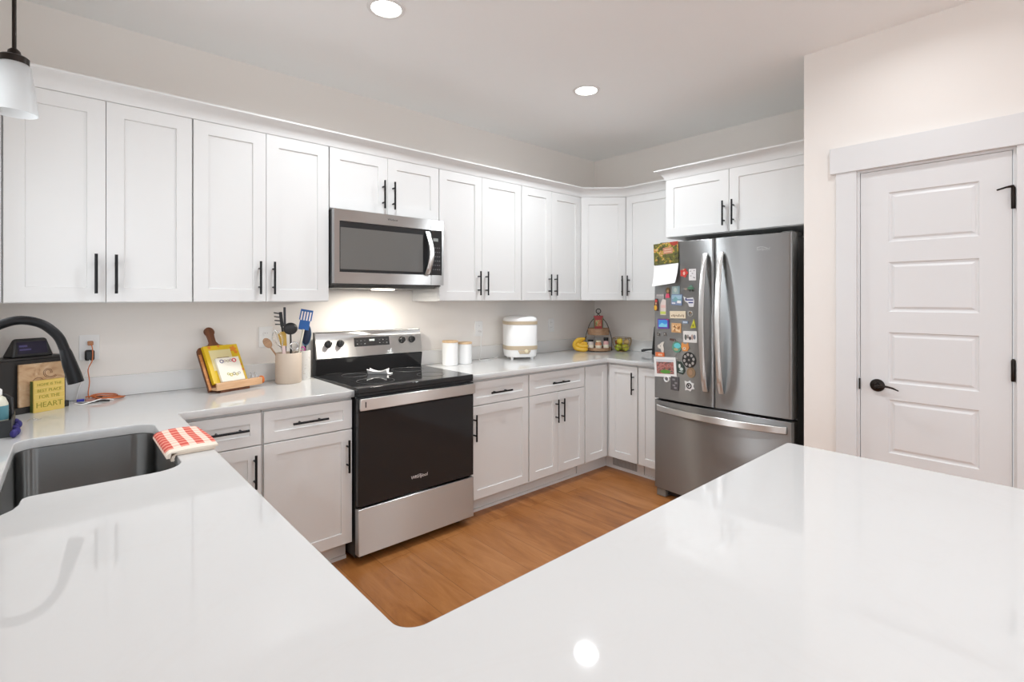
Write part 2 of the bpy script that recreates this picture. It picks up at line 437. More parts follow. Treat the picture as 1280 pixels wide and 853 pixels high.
def upper(x0, x1, split, label, z0=UZ, hz=None, hlen=0.17, hoff=0.034):
    g = 0.001
    hz = hz or 1.503
    return wall_cabinet(label, (x0, UY, z0), 0, x1-x0, z0, doors=(
        (0.002, split-x0-g, (split-x0-hoff, hz-z0, hlen, True)), (split-x0+g, x1-x0-0.001, (split-x0+hoff, hz-z0, hlen, True))))
wall_cabinet('narrow white wall cabinet beside the left edge, above the faucet', (-0.262, UY, UZ), 0, 0.092, UZ, doors=((0.003, 0.089, None),))
upper(-0.169, 0.473, 0.150, 'white two-door wall cabinet above the black bread box, left end of the run')
upper(0.476, 1.136, 0.804, 'white two-door wall cabinet above the cookbook stand, left of the microwave')
upper(1.139, 1.877, 1.503, 'short white two-door cabinet directly above the microwave', 1.908, 2.028)
upper(1.880, 2.626, 2.242, 'white two-door wall cabinet just right of the microwave')
upper(2.629, 3.318, 2.960, 'white two-door wall cabinet above the white rice cooker, left of the corner cabinet')
# diagonal corner cabinet
CX, CY = 3.324, 2.844          # left end of the diagonal face
FX, FY = 3.607, 2.561          # right end
dl_ = math.hypot(FX-CX, FY-CY)
dc = thing('corner_cabinet', 'white diagonal corner wall cabinet above the tiered fruit stand', 'cabinet', (CX, CY, UZ))
obj('body', MB().prism([(0, 0), (FX-CX, FY-CY), (WR-CX-0.001, FY-CY), (WR-CX-0.001, WB-CY-0.001), (0, WB-CY-0.001)], 0, 2.285-UZ), M['cab'], dc)
dcd = obj('door', shaker(dl_-0.024, 2.254-UZ, 0.062), M['cab'], dc, loc=(0.012*math.cos(-PI/4), 0.012*math.sin(-PI/4), 0.004), rot=(0, 0, -PI/4))
add_pull(dcd, 0.17, True, (dl_-0.024-0.033, -DT, 1.503-UZ-0.004))
wall_cabinet('single-door white wall cabinet between the corner cabinet and the fridge', (3.608, 2.558, UZ), -PI/2, 0.545, UZ, depth=0.326,
             doors=((0.004, 0.535, (0.04, 1.503-UZ, 0.17, True)),))
wall_cabinet('deep white two-door cabinet over the refrigerator', (3.332, 2.010, 1.838), -PI/2, 0.998, 1.838, depth=0.602, doors=(
    (0.003, 0.4705, (0.4705-0.03, 0.127, 0.165, True)), (0.4735, 0.995, (0.4735+0.03, 0.127, 0.165, True))))
# crown moulding swept along the tops of the wall cabinets
def sweep(path, prof):
    mb = MB(); bm = mb.bm; n = len(path); rings = []
    for i, p in enumerate(path):
        p = Vector(p)
        d0 = (p-Vector(path[i-1])).normalized() if i else None
        d1 = (Vector(path[i+1])-p).normalized() if i < n-1 else None
        d0 = d0 or d1; d1 = d1 or d0
        n0 = Vector((d0.y, -d0.x)); n1 = Vector((d1.y, -d1.x))
        m = (n0+n1).normalized(); k = 1/max(0.3, m.dot(n0))
        rings.append([bm.verts.new((p.x+m.x*o*k, p.y+m.y*o*k, z)) for o, z in prof])
    L = len(prof)
    for a, b in zip(rings, rings[1:]):
        for k in range(L): bm.faces.new((a[k], a[(k+1) % L], b[(k+1) % L], b[k]))
    bm.faces.new(rings[0]); bm.faces.new(rings[-1][::-1]); return mb
CP = [(0.0, 2.2595), (0.003, 2.2595), (0.006, 2.274), (0.014, 2.290), (0.027, 2.304), (0.044, 2.314), (0.058, 2.3205), (0.060, 2.3225), (0.060, 2.331), (0.0, 2.331)]
s2 = DT*math.tan(PI/8)
tag(obj('crown_molding', sweep([(-0.262, UY-DT), (CX-s2, UY-DT), (FX-DT, FY-s2), (FX-DT, 2.012)], CP), M['cab'], None, loc=(0, 0, 0), smooth=True), 'white cove crown molding running along the wall cabinets to the corner', 'molding')
tag(obj('crown_molding', sweep([(FX-DT-0.001, 2.011), (3.312, 2.011), (3.312, 1.009)], CP), M['cab'], None, loc=(0, 0, 0), smooth=True), 'white crown molding on the deep cabinet over the refrigerator', 'molding')

BY = 2.556
base_cabinet('white base cabinet right next to the left side of the range', (0.706, BY, 0), 0, 0.441, 0.615, drawer=[(0.006, 0.437, (0.215, 0.792, 0.172, False))],
             doors=[(0.006, 0.437, 0.118, 0.710, (0.409, 0.578, 0.168, True))])
base_cabinet('white base cabinet beside the towel corner, mostly behind the counter edge', (0.372, BY, 0), 0, 0.331, 0.615, drawer=[(0.02, 0.328, (0.19, 0.795, 0.16, False))],
             doors=[(0.02, 0.328, 0.118, 0.710, (0.298, 0.598, 0.155, True))])
base_cabinet('white base cabinet just right of the range with one door', (1.913, BY, 0), 0, 0.514, 0.615, drawer=[(0.006, 0.510, (0.245, 0.787, 0.18, False))],
             doors=[(0.006, 0.510, 0.118, 0.710, (0.034, 0.580, 0.168, True))])
base_cabinet('white base cabinet with a drawer over two doors under the rice cooker', (2.429, BY, 0), 0, 0.600, 0.615, drawer=[(0.006, 0.594, (0.300, 0.783, 0.175, False))],
             doors=[(0.006, 0.298, 0.118, 0.710, (0.270, 0.577, 0.168, True)), (0.301, 0.594, 0.118, 0.710, (0.333, 0.577, 0.168, True))])
# L-shaped corner base cabinet with a folding pair of doors
FB = 3.331                                       # face of the cabinets on the right wall
cb = thing('corner_base_cabinet', 'white L-shaped corner base cabinet under the fruit stand with folding doors', 'cabinet', (3.032, BY, 0), 0)
def L_(pts): return [(x-3.032, y-BY) for x, y in pts]
obj('body', MB().prism(L_([(3.032, BY), (FB, BY), (FB, 2.248), (WR-0.003, 2.248), (WR-0.003, WB-0.003), (3.032, WB-0.003)]), 0.11, 0.878), M['cab'], cb)
obj('toe_kick', MB().prism(L_([(3.032, BY+0.062), (3.394, BY+0.062), (3.394, 2.248), (3.412, 2.248), (3.412, BY+0.08), (3.032, BY+0.08)]), 0, 0.11), M['cab'], cb)
front('door', cb, 0.006, 0.274, 0.118, 0.864, 0.057)
d2 = obj('door', shaker(0.266, 0.746, 0.057), M['cab'], cb, loc=(FB-3.032, 2.520-BY, 0.118), rot=(0, 0, -PI/2))
add_pull(d2, 0.17, True, (0.235, -DT, 0.737-0.118))
base_cabinet('white base cabinet squeezed between the corner and the refrigerator', (FB, 2.246, 0), -PI/2, 0.234, 0.60, doors=[(0.004, 0.230, 0.118, 0.864, None)])
# vent grille in the toe kick
vg = thing('toe_kick_vent', 'small grey slotted vent in the toe kick by the corner', 'vent', (3.3925, 2.425, 0.028))
vm = MB().box((-0.006, -0.115, 0), (-0.001, 0.115, 0.008)).box((-0.006, -0.115, 0.062), (-0.001, 0.115, 0.07)).box((-0.006, -0.115, 0.008), (-0.001, -0.107, 0.062)).box((-0.006, 0.107, 0.008), (-0.001, 0.115, 0.062))
for i in range(22): vm.box((-0.005, -0.104+i*0.0098, 0.008), (-0.001, -0.0995+i*0.0098, 0.062))
obj('grille', vm, flat('grey vent metal', (0.42, 0.42, 0.42), 0.5), vg)
# sink run (faces +x) and peninsula run (faces +y)
base_cabinet('white sink base cabinet under the steel sink', (0.325, 1.54, 0), PI/2, 0.93, 0.585, doors=[(0.004, 0.463, 0.118, 0.864, (0.43, 0.74, 0.168, True)), (0.466, 0.926, 0.118, 0.864, (0.50, 0.74, 0.168, True))], hollow=True)
base_cabinet('white base cabinet between the sink base and the peninsula', (0.325, 0.62, 0), PI/2, 0.916, 0.585, drawer=[(0.03, 0.912, (0.47, 0.787, 0.18, False))], doors=[(0.03, 0.47, 0.118, 0.710, (0.44, 0.578, 0.168, True)), (0.473, 0.912, 0.118, 0.710, (0.505, 0.578, 0.168, True))])
for i, (xa, lab) in enumerate(((1.786, 'white peninsula base cabinet at the open end, facing the range'), (1.086, 'white peninsula base cabinet nearer the inner corner, facing the range'))):
    w = 0.698
    base_cabinet(lab, (xa, 0.600, 0), PI, w, 0.60, drawer=[(0.006, w-0.006, (w/2, 0.787, 0.18, False))],
                 doors=[(0.006, w/2-0.0015, 0.118, 0.710, (w/2-0.034, 0.578, 0.168, True)), (w/2+0.0015, w-0.006, 0.118, 0.710, (w/2+0.034, 0.578, 0.168, True))])

# ------------------------------------------------------------------ worktops
def arc(cx, cy, r, a0, a1, n=8): return [(cx+r*math.cos(math.radians(a0+(a1-a0)*i/n)), cy+r*math.sin(math.radians(a0+(a1-a0)*i/n))) for i in range(n+1)]
def slab(name, outer, holes, z0, z1, m, parent=None, bev=0.003):
    cu = bpy.data.curves.new(name, 'CURVE'); cu.dimensions = '2D'; cu.fill_mode = 'BOTH'
    for poly in [outer]+holes:
        sp = cu.splines.new('POLY'); sp.points.add(len(poly)-1); sp.use_cyclic_u = True
        for i, p in enumerate(poly): sp.points[i].co = (p[0], p[1], 0, 1)
    cu.extrude = (z1-z0)/2-bev; cu.bevel_depth = bev; cu.offset = -bev; cu.bevel_resolution = 2
    tmp = bpy.data.objects.new('tmp', cu); C.objects.link(tmp)
    me = bpy.data.meshes.new_from_object(tmp.evaluated_get(bpy.context.evaluated_depsgraph_get()))
    bpy.data.objects.remove(tmp); me.materials.clear(); me.materials.append(m)
    o = bpy.data.objects.new(name, me); C.objects.link(o); o.location = (0, 0, (z0+z1)/2); o.parent = parent
    return o
CT0, CT = 0.879, 0.914
ol = [(WL+0.001, WB-0.001), (1.150, WB-0.001), (1.150, 2.520)] + [(0.39, 2.520)] + arc(0.39, 2.50, 0.02, 90, 180, 4)[1:] 
ol += [(0.3700, 0.690)] + arc(0.408, 0.684, 0.038, 180, 270, 10)[1:]
ol += [(1.800, 0.646)] + arc(1.806, 0.634, 0.012, 90, 0, 4)[1:]
ol += [(1.818, -0.24), (-0.6, -0.24), (-0.6, 0.98), (WL+0.001, 0.98)]
def rr(x0, x1, y0, y1, r):  # rounded cutout, counter-clockwise
    return arc(x1-r, y1-r, r, 0, 90, 6)+arc(x0+r, y1-r, r, 90, 180, 6)+arc(x0+r, y0+r, r, 180, 270, 6)+arc(x1-r, y0+r, r, 270, 360, 6)
HX0, HX1, HY0, HY1 = -0.113, 0.268, 1.705, 2.400
hole = arc(HX1-0.07, HY1-0.07, 0.07, 0, 90, 6)+arc(HX0+0.06, HY1-0.06, 0.06, 90, 180, 6)+[(-0.118, 1.90), (-0.150, 1.80), (-0.185, 1.70), (-0.170, 1.60)]
hole += [(-0.145, 1.575), (-0.115, 1.585), (-0.099, 1.600), (-0.082, 1.622), (-0.073, 1.650), (-0.071, 1.680)] + arc(-0.051, HY0-0.003+0.0, 0.02, 180, 90, 4)[:0] + [(-0.069, 1.694), (-0.058, 1.705), (-0.04, 1.7065)]
hole += arc(HX1-0.075, HY0+0.075, 0.075, 270, 360, 8)
ct = thing('countertop', 'white quartz worktop with the sink cutout, running from the range around the peninsula', 'countertop', (0, 0, 0))
slab('top', ol, [hole], CT0, CT, M['quartz'], ct)
def strip(a, b, label): return tag(obj('backsplash', MB().box(a, b), M['quartz_shade_lift'], bevel=0.002), label, 'backsplash')
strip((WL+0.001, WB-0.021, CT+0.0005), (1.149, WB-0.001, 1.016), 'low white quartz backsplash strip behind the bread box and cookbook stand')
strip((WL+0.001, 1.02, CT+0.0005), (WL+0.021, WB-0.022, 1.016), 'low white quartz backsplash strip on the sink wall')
ct2 = thing('countertop', 'white quartz L-shaped worktop in the corner between range and refrigerator', 'countertop', (0, 0, 0))
orr = [(1.911, 2.520), (3.280, 2.520), (3.291, 2.509), (3.291, 2.012), (WR-0.001, 2.012), (WR-0.001, WB-0.001), (1.911, WB-0.001)]
slab('top', orr, [], CT0, CT, M['quartz'], ct2)
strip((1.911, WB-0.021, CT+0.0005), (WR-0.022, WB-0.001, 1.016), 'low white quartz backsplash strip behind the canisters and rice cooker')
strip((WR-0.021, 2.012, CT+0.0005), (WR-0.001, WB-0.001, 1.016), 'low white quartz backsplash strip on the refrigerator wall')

# ------------------------------------------------------------------ sink
sk = thing('sink', 'undermount brushed steel sink set in the white worktop', 'sink', (0.08, 2.05, 0.66))
def ringscale(poly, d, z):
    cx, cy = 0.075, 2.02; out = []
    for x, y in poly:
        v = Vector((x-cx, y-cy)); L = v.length; v *= (L+d)/L; out.append((cx+v.x, cy+v.y, z))
    return out
sb = MB(); bm = sb.bm; prev = None
for d, z in ((0.022, CT0-0.001), (0.0, CT0-0.001), (-0.001, 0.86), (-0.004, 0.72), (-0.010, 0.695), (-0.03, 0.68), (-0.09, 0.676)):
    rg = [bm.verts.new(p) for p in ringscale(hole, d, z)]
    if prev:
        n = len(rg)
        for i in range(n): bm.faces.new((prev[i], prev[(i+1) % n], rg[(i+1) % n], rg[i]))
    prev = rg
bm.faces.new(prev)
obj('basin', sb, M['sink_steel'], sk, world=True, smooth=True)
obj('drain', MB().lathe([(0.0, 0.0005), (0.02, 0.001), (0.036, 0.002), (0.045, 0.006), (0.056, 0.003), (0.057, 0.0)], 28, (0.02, 2.05, 0.6765), cap=False), M['chrome'], sk, world=True, smooth=True)

# ------------------------------------------------------------------ faucet
fc = thing('faucet', 'matte black gooseneck faucet arching over the sink', 'faucet', (-0.192, 1.98, CT))
fl = MB(); y = 1.98
pts = [(-0.192, y, 0.914+0.05), (-0.192, y, 1.05), (-0.190, y, 1.16), (-0.182, y, 1.235), (-0.165, y, 1.280), (-0.144, y, 1.308), (-0.123, y, 1.324), (-0.094, y, 1.3345), (-0.067, y, 1.334), (-0.038, y, 1.323), (-0.016, y, 1.303), (0.000, y, 1.279), (0.011, y, 1.245)]
rad = [0.0125]*13
obj('spout', fl.tube(smooth_path(pts, 5), 0.0125, 20), M['black'], fc, world=True, smooth=True)
obj('spray_head', MB().tube([(0.0105, y, 1.247), (0.013, y, 1.238), (0.021, y, 1.205), (0.030, y, 1.172), (0.036, y, 1.147)], [0.0127, 0.0145, 0.0175, 0.019, 0.0195], 22), M['black'], fc, world=True, smooth=True)
obj('base', MB().lathe([(0.028, 0), (0.028, 0.005), (0.022, 0.009), (0.020, 0.06), (0.0165, 0.066)], 24, (-0.192, y, CT)), M['black'], fc, world=True, smooth=True)
obj('lever', MB().tube([(-0.192, y+0.015, 0.955), (-0.192, y+0.05, 0.96), (-0.192, y+0.075, 0.985), (-0.192, y+0.085, 1.03)], [0.012, 0.011, 0.007, 0.0055], 12), M['black'], fc, world=True, smooth=True)

# ------------------------------------------------------------------ range
RX0, RX1, RF = 1.152, 1.908, 2.482
rg = thing('range', 'freestanding stainless electric range with a black glass oven door', 'range', ((RX0+RX1)/2, RF+0.34, 0))
bd = MB().box((RX0+0.004, RF+0.045, 0.03), (RX1-0.004, 3.125, 0.905))
for x in (RX0+0.06, RX1-0.06):
    for yy in (RF+0.1, 3.05): bd.lathe([(0.018, 0), (0.018, 0.008), (0.010, 0.01), (0.010, 0.032)], 12, (x, yy, 0))
obj('body', bd, M['blackplastic'], rg, world=True, bevel=0.002)
ckt = obj('cooktop', MB().box((RX0, RF+0.006, 0.895), (RX1, 3.105, 0.926)), M['glass_black'], rg, world=True, bevel=0.006, seg=3, smooth=True)
for (x, yy, r) in ((1.345, 2.67, 0.105), (1.715, 2.67, 0.085), (1.345, 2.95, 0.075), (1.715, 2.95, 0.105)):
    obj('burner_ring', MB().ring((x, yy, 0.9262), r, 0.0009, 'z', 48, ts=6), M['darkgrey'], ckt, world=True, smooth=True)
# storage drawer
obj('storage_drawer', MB().box((RX0+0.002, RF, 0.05), (RX1-0.002, RF+0.044, 0.296)), M['range_steel'], rg, world=True, bevel=0.004, smooth=True)
# oven door: black glass over its whole face with a steel top band
dr = obj('oven_door', MB().box((RX0+0.002, RF+0.004, 0.306), (RX1-0.002, RF+0.044, 0.800)), M['glass_black'], rg, world=True, bevel=0.003, smooth=True)
obj('door_band', MB().box((RX0+0.002, RF+0.004, 0.8005), (RX1-0.002, RF+0.044, 0.880)), M['glass_black'], dr, world=True, bevel=0.002)
text('lettering', 'Whirlpool', 0.026, M['silver_print'], dr, (1.520-(RX0+RX1)/2, RF+0.0035-(RF+0.34), 0.388), (PI/2, 0, 0), shear=0.1)
obj('logo_swoosh', MB().tube([(1.488+0.007*i, RF+0.003, 0.388+0.017*math.sin(0.35+i*0.26)-0.006) for i in range(10)], 0.0008, 6), M['silver_print'], dr, world=True)
hd = MB().box((RX0+0.004, RF-0.020, 0.812), (RX1-0.004, RF-0.008, 0.874))
for x in (RX0+0.016, RX1-0.016): hd.box((x-0.010, RF-0.0085, 0.818), (x+0.010, RF+0.0045, 0.868))
obj('oven_handle', hd, M['steel_light'], dr, world=True, bevel=0.003, smooth=True)
obj('handle_slot', MB().box((RX0+0.030, RF-0.0206, 0.828), (RX0+0.036, RF-0.0198, 0.858)), M['blackplastic'], dr, world=True)
# black front lip under the cooktop
obj('front_lip', MB().box((RX0+0.002, RF+0.010, 0.884), (RX1-0.002, RF+0.044, 0.8945)), M['blackplastic'], rg, world=True)
# backguard: black lower part, steel control panel leaning back
bg = obj('backguard', MB().prism([(3.085, 0.926), (3.072, 1.018), (3.092, 1.024), (3.112, 1.186), (3.128, 1.186), (3.128, 0.906), (3.106, 0.906), (3.106, 0.926)], RX0+0.006, RX1-0.006, 'x'), M['glass_black'], rg, world=True, bevel=0.002)
pa = [(3.072, 1.022), (3.068, 1.026), (3.098, 1.180), (3.104, 1.187), (3.120, 1.187), (3.120, 1.022)]
cp = obj('control_panel', MB().prism(pa, RX0+0.008, RX1-0.008, 'x'), M['steel_light'], rg, world=True, bevel=0.0015)
tilt = math.atan2(0.030, 0.154)
def on_panel(mb, x, z): # local z+ up the panel, -y out of it
    yy = 3.068+(z-1.026)*0.030/0.154
    return mb.xf(R('X', -math.degrees(tilt))).xf(T(x, yy, z))
for x in (1.236, 1.312, 1.746, 1.822):
    k = MB().lathe([(0.0235, 0), (0.0235, 0.003), (0.019, 0.004), (0.0175, 0.024), (0.015, 0.026)], 24).xf(R('X', 90))
    k.box((-0.003, -0.031, -0.016), (0.003, -0.02, 0.016))
    obj('knob', on_panel(k, x, 1.112), M['blackplastic'], cp, world=True, smooth=True)
dsp = obj('display', on_panel(MB().box((-0.124, -0.0015, -0.0285), (0.124, 0.002, 0.0285)), 1.529, 1.114), M['glass_black'], cp, world=True, bevel=0.001)
for i in range(9):
    for j in range(2):
        if abs(i-4) > 1: obj('button', on_panel(MB().box((-0.108+i*0.026, -0.0022, -0.014+j*0.02), (-0.100+i*0.026, -0.0014, -0.010+j*0.02)), 1.529, 1.114), M['darkgrey'] if (i+j) % 2 else flat('key grey', (0.25, 0.25, 0.25)), cp, world=True)
obj('clock_window', on_panel(MB().box((-0.02, -0.0022, 0.004), (0.016, -0.0014, 0.016)), 1.529, 1.114), mat('lit clock segment', (0.45, 0.5, 0.48), 0.3), cp, world=True)

# ------------------------------------------------------------------ microwave
MX0, MX1, MF, MZ0, MZ1 = 1.142, 1.874, 2.765, 1.482, 1.902
mw = thing('microwave', 'stainless over-the-range microwave hung under the short cabinet', 'microwave', ((MX0+MX1)/2, 2.96, 1.455))
mb = MB().box((MX0+0.002, MF+0.034, MZ0-0.008), (MX1-0.002, WB-0.002, MZ1-0.002)).prism([(MF+0.05, MZ0-0.009), (MF+0.065, 1.458), (WB-0.03, 1.452), (WB-0.01, MZ0-0.009)], MX0+0.02, MX1-0.03, 'x')
obj('body', mb, M['darkgrey'], mw, world=True)
M['oven_steel'] = steel('brushed microwave steel', (0.54, 0.54, 0.535))
SEAM = 1.778
def framed(x0, x1, z0, z1, holes, y0, y1):
    m_ = MB(); xs = sorted({x0, x1}|{h[0] for h in holes}|{h[1] for h in holes}); zs = sorted({z0, z1}|{h[2] for h in holes}|{h[3] for h in holes})
    for a, b in zip(xs, xs[1:]):
        for c, d in zip(zs, zs[1:]):
            if not any(h[0] <= a and b <= h[1] and h[2] <= c and d <= h[3] for h in holes): m_.box((a, y0, c), (b, y1, d))
    bmesh.ops.remove_doubles(m_.bm, verts=m_.bm.verts, dist=1e-5)
    # drop inner walls shared by two boxes
    seen = {}
    for f in list(m_.bm.faces):
        k = tuple(sorted(v.index for v in f.verts)) if False else frozenset(f.verts)
        seen.setdefault(k, []).append(f)
    for fs in seen.values():
        if len(fs) > 1:
            for f in fs: m_.bm.faces.remove(f)
    return m_
md = obj('door', framed(MX0, SEAM-0.001, MZ0, MZ1, [(MX0+0.031, SEAM-0.0011, 1.546, 1.836)], MF, MF+0.033), M['oven_steel'], mw, world=True)
obj('window', MB().box((MX0+0.032, MF+0.004, 1.547), (SEAM-0.002, MF+0.03, 1.835)), M['glass_black'], md, world=True)
obj('window_screen', MB().box((MX0+0.036, MF+0.0015, 1.563), (SEAM-0.060, MF+0.0038, 1.800)), M['glass_grey'], md, world=True)
mp_ = obj('panel_frame', framed(SEAM+0.001, MX1, MZ0, MZ1, [(SEAM+0.0011, MX1-0.014, 1.546, 1.836)], MF, MF+0.033), M['oven_steel'], mw, world=True)
cpn = obj('control_panel', MB().box((SEAM+0.002, MF+0.003, 1.547), (MX1-0.015, MF+0.03, 1.835)), M['glass_black'], mw, world=True)
obj('display', MB().box((SEAM+0.018, MF+0.0018, 1.765), (SEAM+0.055, MF+0.0028, 1.785)), mat('grey readout', (0.30, 0.32, 0.31), 0.3), cpn, world=True)
keym = flat('grey key print', (0.16, 0.16, 0.17))
for i in range(4):
    for j in range(6): obj('button', MB().box((SEAM+0.014+i*0.016, MF+0.002, 1.58+j*0.028), (SEAM+0.022+i*0.016, MF+0.0029, 1.586+j*0.028)), keym, cpn, world=True)
hn = MB(); n = 17
hpts = []
for i in range(n):
    t = i/(n-1); hpts.append((1.748+0.012*math.sin(PI*t), MF-0.006-0.036*math.sin(PI*t), 1.548+0.276*t))
hbm = hn.bm; prev = None
for i, p in enumerate(hpts):
    q = [hbm.verts.new((p[0]+dx, p[1]+dy, p[2])) for dx, dy in ((-0.017, 0), (0.017, 0), (0.017, 0.011), (-0.017, 0.011))]
    if prev:
        for k in range(4): hbm.faces.new((prev[k], prev[(k+1) % 4], q[(k+1) % 4], q[k]))
    else: hbm.faces.new(q[::-1])
    prev = q
hbm.faces.new(prev)
obj('handle', hn, M['steel_light'], md, world=True, bevel=0.003, smooth=True)
text('lettering', 'Whirlpool', 0.016, M['darkgrey'], md, (1.505-(MX0+MX1)/2, MF-0.0004-2.96, 1.872-1.455), (PI/2, 0, 0))
lens = obj('cooktop_lamp', MB().box((1.44, 2.84, 1.4475), (1.56, 2.92, 1.4545)), emis('warm lamp lens', (1, 0.93, 0.8), 6), mw, world=True, bevel=0.002)
ld = bpy.data.lights.new('cooktop_light', 'AREA'); ld.shape = 'RECTANGLE'; ld.size = 0.11; ld.size_y = 0.07; ld.energy = POWER['hood']; ld.color = (1, 0.94, 0.84)
lo = bpy.data.objects.new('cooktop_light', ld); C.objects.link(lo); lo.parent = mw; lo.location = (1.5-(MX0+MX1)/2, 2.88-2.96, 1.446-1.455)

# ------------------------------------------------------------------ refrigerator
FY0, FY1, FXF = 1.088, 2.006, 3.150
fr = thing('refrigerator', 'stainless french-door refrigerator covered in magnets on its left door', 'refrigerator', (3.52, (FY0+FY1)/2, 0))
def fx(y):   # front surface: shallow bow
    t = (y-(FY0+FY1)/2)/((FY1-FY0)/2); return FXF-0.022+0.024*t*t
obj('body', MB().box((3.232, FY0+0.006, 0.035), (3.90, FY1-0.006, 1.765)).box((3.26, FY0+0.03, 0.0), (3.86, FY1-0.03, 0.035)), M['darkgrey'], fr, world=True, bevel=0.004)
def bowed(y0, y1, z0, z1, rl, rr_, n=18):
    """door shell between y0<y1, front follows fx with a rounded outer edge"""
    poly = []
    for i in range(n+1):
        yy = y0+(y1-y0)*i/n; x = fx(yy)
        if rl and yy-y0 < rl: x += rl-math.sqrt(max(0, rl*rl-(rl-(yy-y0))**2))
        if rr_ and y1-yy < rr_: x += rr_-math.sqrt(max(0, rr_*rr_-(rr_-(y1-yy))**2))
        poly.append((x, yy))
    poly += [(3.228, y1), (3.228, y0)]
    return MB().prism(poly, z0, z1)
YM = 1.549
ldoor = obj('left_door', bowed(YM+0.002, FY1, 0.694, 1.782, 0.004, 0.014, 60), M['steel'], fr, world=True, smooth=True, bevel=0.002)
rdoor = obj('right_door', bowed(FY0, YM-0.002, 0.694, 1.782, 0.014, 0.004, 60), M['steel'], fr, world=True, smooth=True, bevel=0.002)
fz = obj('freezer_drawer', bowed(FY0, FY1, 0.062, 0.678, 0.014, 0.014, 80), M['steel'], fr, world=True, smooth=True, bevel=0.002)
obj('gasket', MB().box((3.20, FY0+0.012, 0.676), (3.24, FY1-0.012, 0.696)).box((3.19, YM-0.004, 0.70), (3.232, YM+0.004, 1.77)), M['blackplastic'], fr, world=True)
obj('base_grille', MB().box((3.20, FY0+0.07, 0.012), (3.26, FY1-0.07, 0.056)), M['blackplastic'], fr, world=True, bevel=0.003)
for yy in (FY1-0.05, FY0+0.05): obj('foot', MB().box((3.165, yy-0.035, 0.0), (3.25, yy+0.035, 0.056)), flat('grey plastic', (0.22, 0.21, 0.19)), fr, world=True, bevel=0.006)
for yy in (FY0+0.05, FY1-0.05): obj('hinge_cover', MB().box((3.20, yy-0.035, 1.7655), (3.34, yy+0.035, 1.795)), M['darkgrey'], fr, world=True, bevel=0.008)
def bar_handle(p0, p1, bow, wid, thick, horizontal=False):
    m_ = MB(); bm = m_.bm; n = 25; prev = None
    for i in range(n):
        t = i/(n-1); s = math.sin(PI*t)**0.7
        y = p0[0]+(p1[0]-p0[0])*t; z = p0[1]+(p1[1]-p0[1])*t
        xo = fx(y)-0.004-bow*s
        w = wid/2
        if horizontal: q = [(xo-thick, y, z-w), (xo-thick, y, z+w), (xo, y, z+w), (xo, y, z-w)]
        else: q = [(xo-thick, y-w, z), (xo-thick, y+w, z), (xo, y+w, z), (xo, y-w, z)]
        q = [bm.verts.new(p) for p in q]
        if prev:
            for k in range(4): bm.faces.new((prev[k], prev[(k+1) % 4], q[(k+1) % 4], q[k]))
        else: bm.faces.new(q)
        prev = q
    bm.faces.new(prev); return m_
obj('handle', bar_handle((1.603, 0.790), (1.603, 1.690), 0.058, 0.034, 0.012), M['steel_light'], ldoor, world=True, smooth=True, bevel=0.004)
obj('handle', bar_handle((1.497, 0.790), (1.497, 1.690), 0.058, 0.034, 0.012), M['steel_light'], rdoor, world=True, smooth=True, bevel=0.004)
obj('handle', bar_handle((1.972, 0.628), (1.118, 0.628), 0.055, 0.042, 0.012, True), M['steel_light'], fz, world=True, smooth=True, bevel=0.004)
rl_ = fr.location
text('lettering', 'Whirlpool', 0.024, mat('pale grey print', (0.50, 0.50, 0.50), 0.4, 0.5), rdoor, (fx(1.262)-0.0006-rl_.x, 1.262-rl_.y, 1.692-rl_.z), (PI/2, 0, -PI/2+0.02), shear=0.1)
obj('logo_swoosh', MB().tube([(fx(1.262)-0.001, 1.305-0.009*i, 1.690+0.016*math.sin(0.3+i*0.28)) for i in range(10)], 0.0008, 6), M['silver_print'], rdoor, world=True)

# ------------------------------------------------------------------ ceiling lights and pendant
glow = M['lamp']
trimm = flat('white lamp trim', (0.8, 0.8, 0.79), 0.5)
def downlight(x, y, label, w):
    t = thing('recessed_light', label, 'ceiling light', (x, y, CZ), 0, None)
    obj('trim_ring', MB().lathe([(0.066, -0.001), (0.070, -0.006), (0.086, -0.004), (0.088, 0.0)], 40, cap=False), trimm, t, smooth=True)
    obj('diffuser', MB().lathe([(0.0, -0.0035), (0.04, -0.0035), (0.0665, -0.0025)], 40, cap=False), glow, t, smooth=True)
    d = bpy.data.lights.new('downlight', 'AREA'); d.shape = 'DISK'; d.size = 0.13; d.spread = math.radians(160); d.energy = w; d.color = (0.90, 0.955, 1.0)
    o = bpy.data.objects.new('downlight', d); C.objects.link(o); o.parent = t; o.location = (0, 0, -0.012)
    return t
downlight(1.130, 2.137, 'lit round recessed ceiling light in front of the range, nearest the photo top', POWER['range'])
downlight(2.541, 2.116, 'lit round recessed ceiling light nearer the refrigerator', POWER['fridge'])
downlight(1.130, 0.55, 'recessed ceiling light over the inner peninsula corner', POWER['corner'])
downlight(2.541, 0.50, 'recessed ceiling light in front of the pantry door', POWER['pantry'])
downlight(1.10, -1.6, 'unseen recessed light added as fill over the living room side', POWER['living'])  # added lamp outside the view, power fitted to the room's brightness
downlight(-1.8, -1.6, 'unseen recessed light added as fill in the dining area', POWER['dining'])  # another unseen lamp put in as fill light
pn = thing('pendant_light', 'unlit pendant with a frosted glass cone shade hanging over the sink', 'pendant light', (-0.101, 2.103, 1.947))
frost = mat('frosted glass', (0.84, 0.85, 0.85), 0.35, 0, 0.5, Transmission_Weight=0.55, IOR=1.2)
sh = [(0.033, 0.147), (0.037, 0.142), (0.044, 0.09), (0.050, 0.04), (0.054, 0.0), (0.0515, 0.0), (0.0475, 0.04), (0.0415, 0.09), (0.035, 0.139), (0.031, 0.144)]
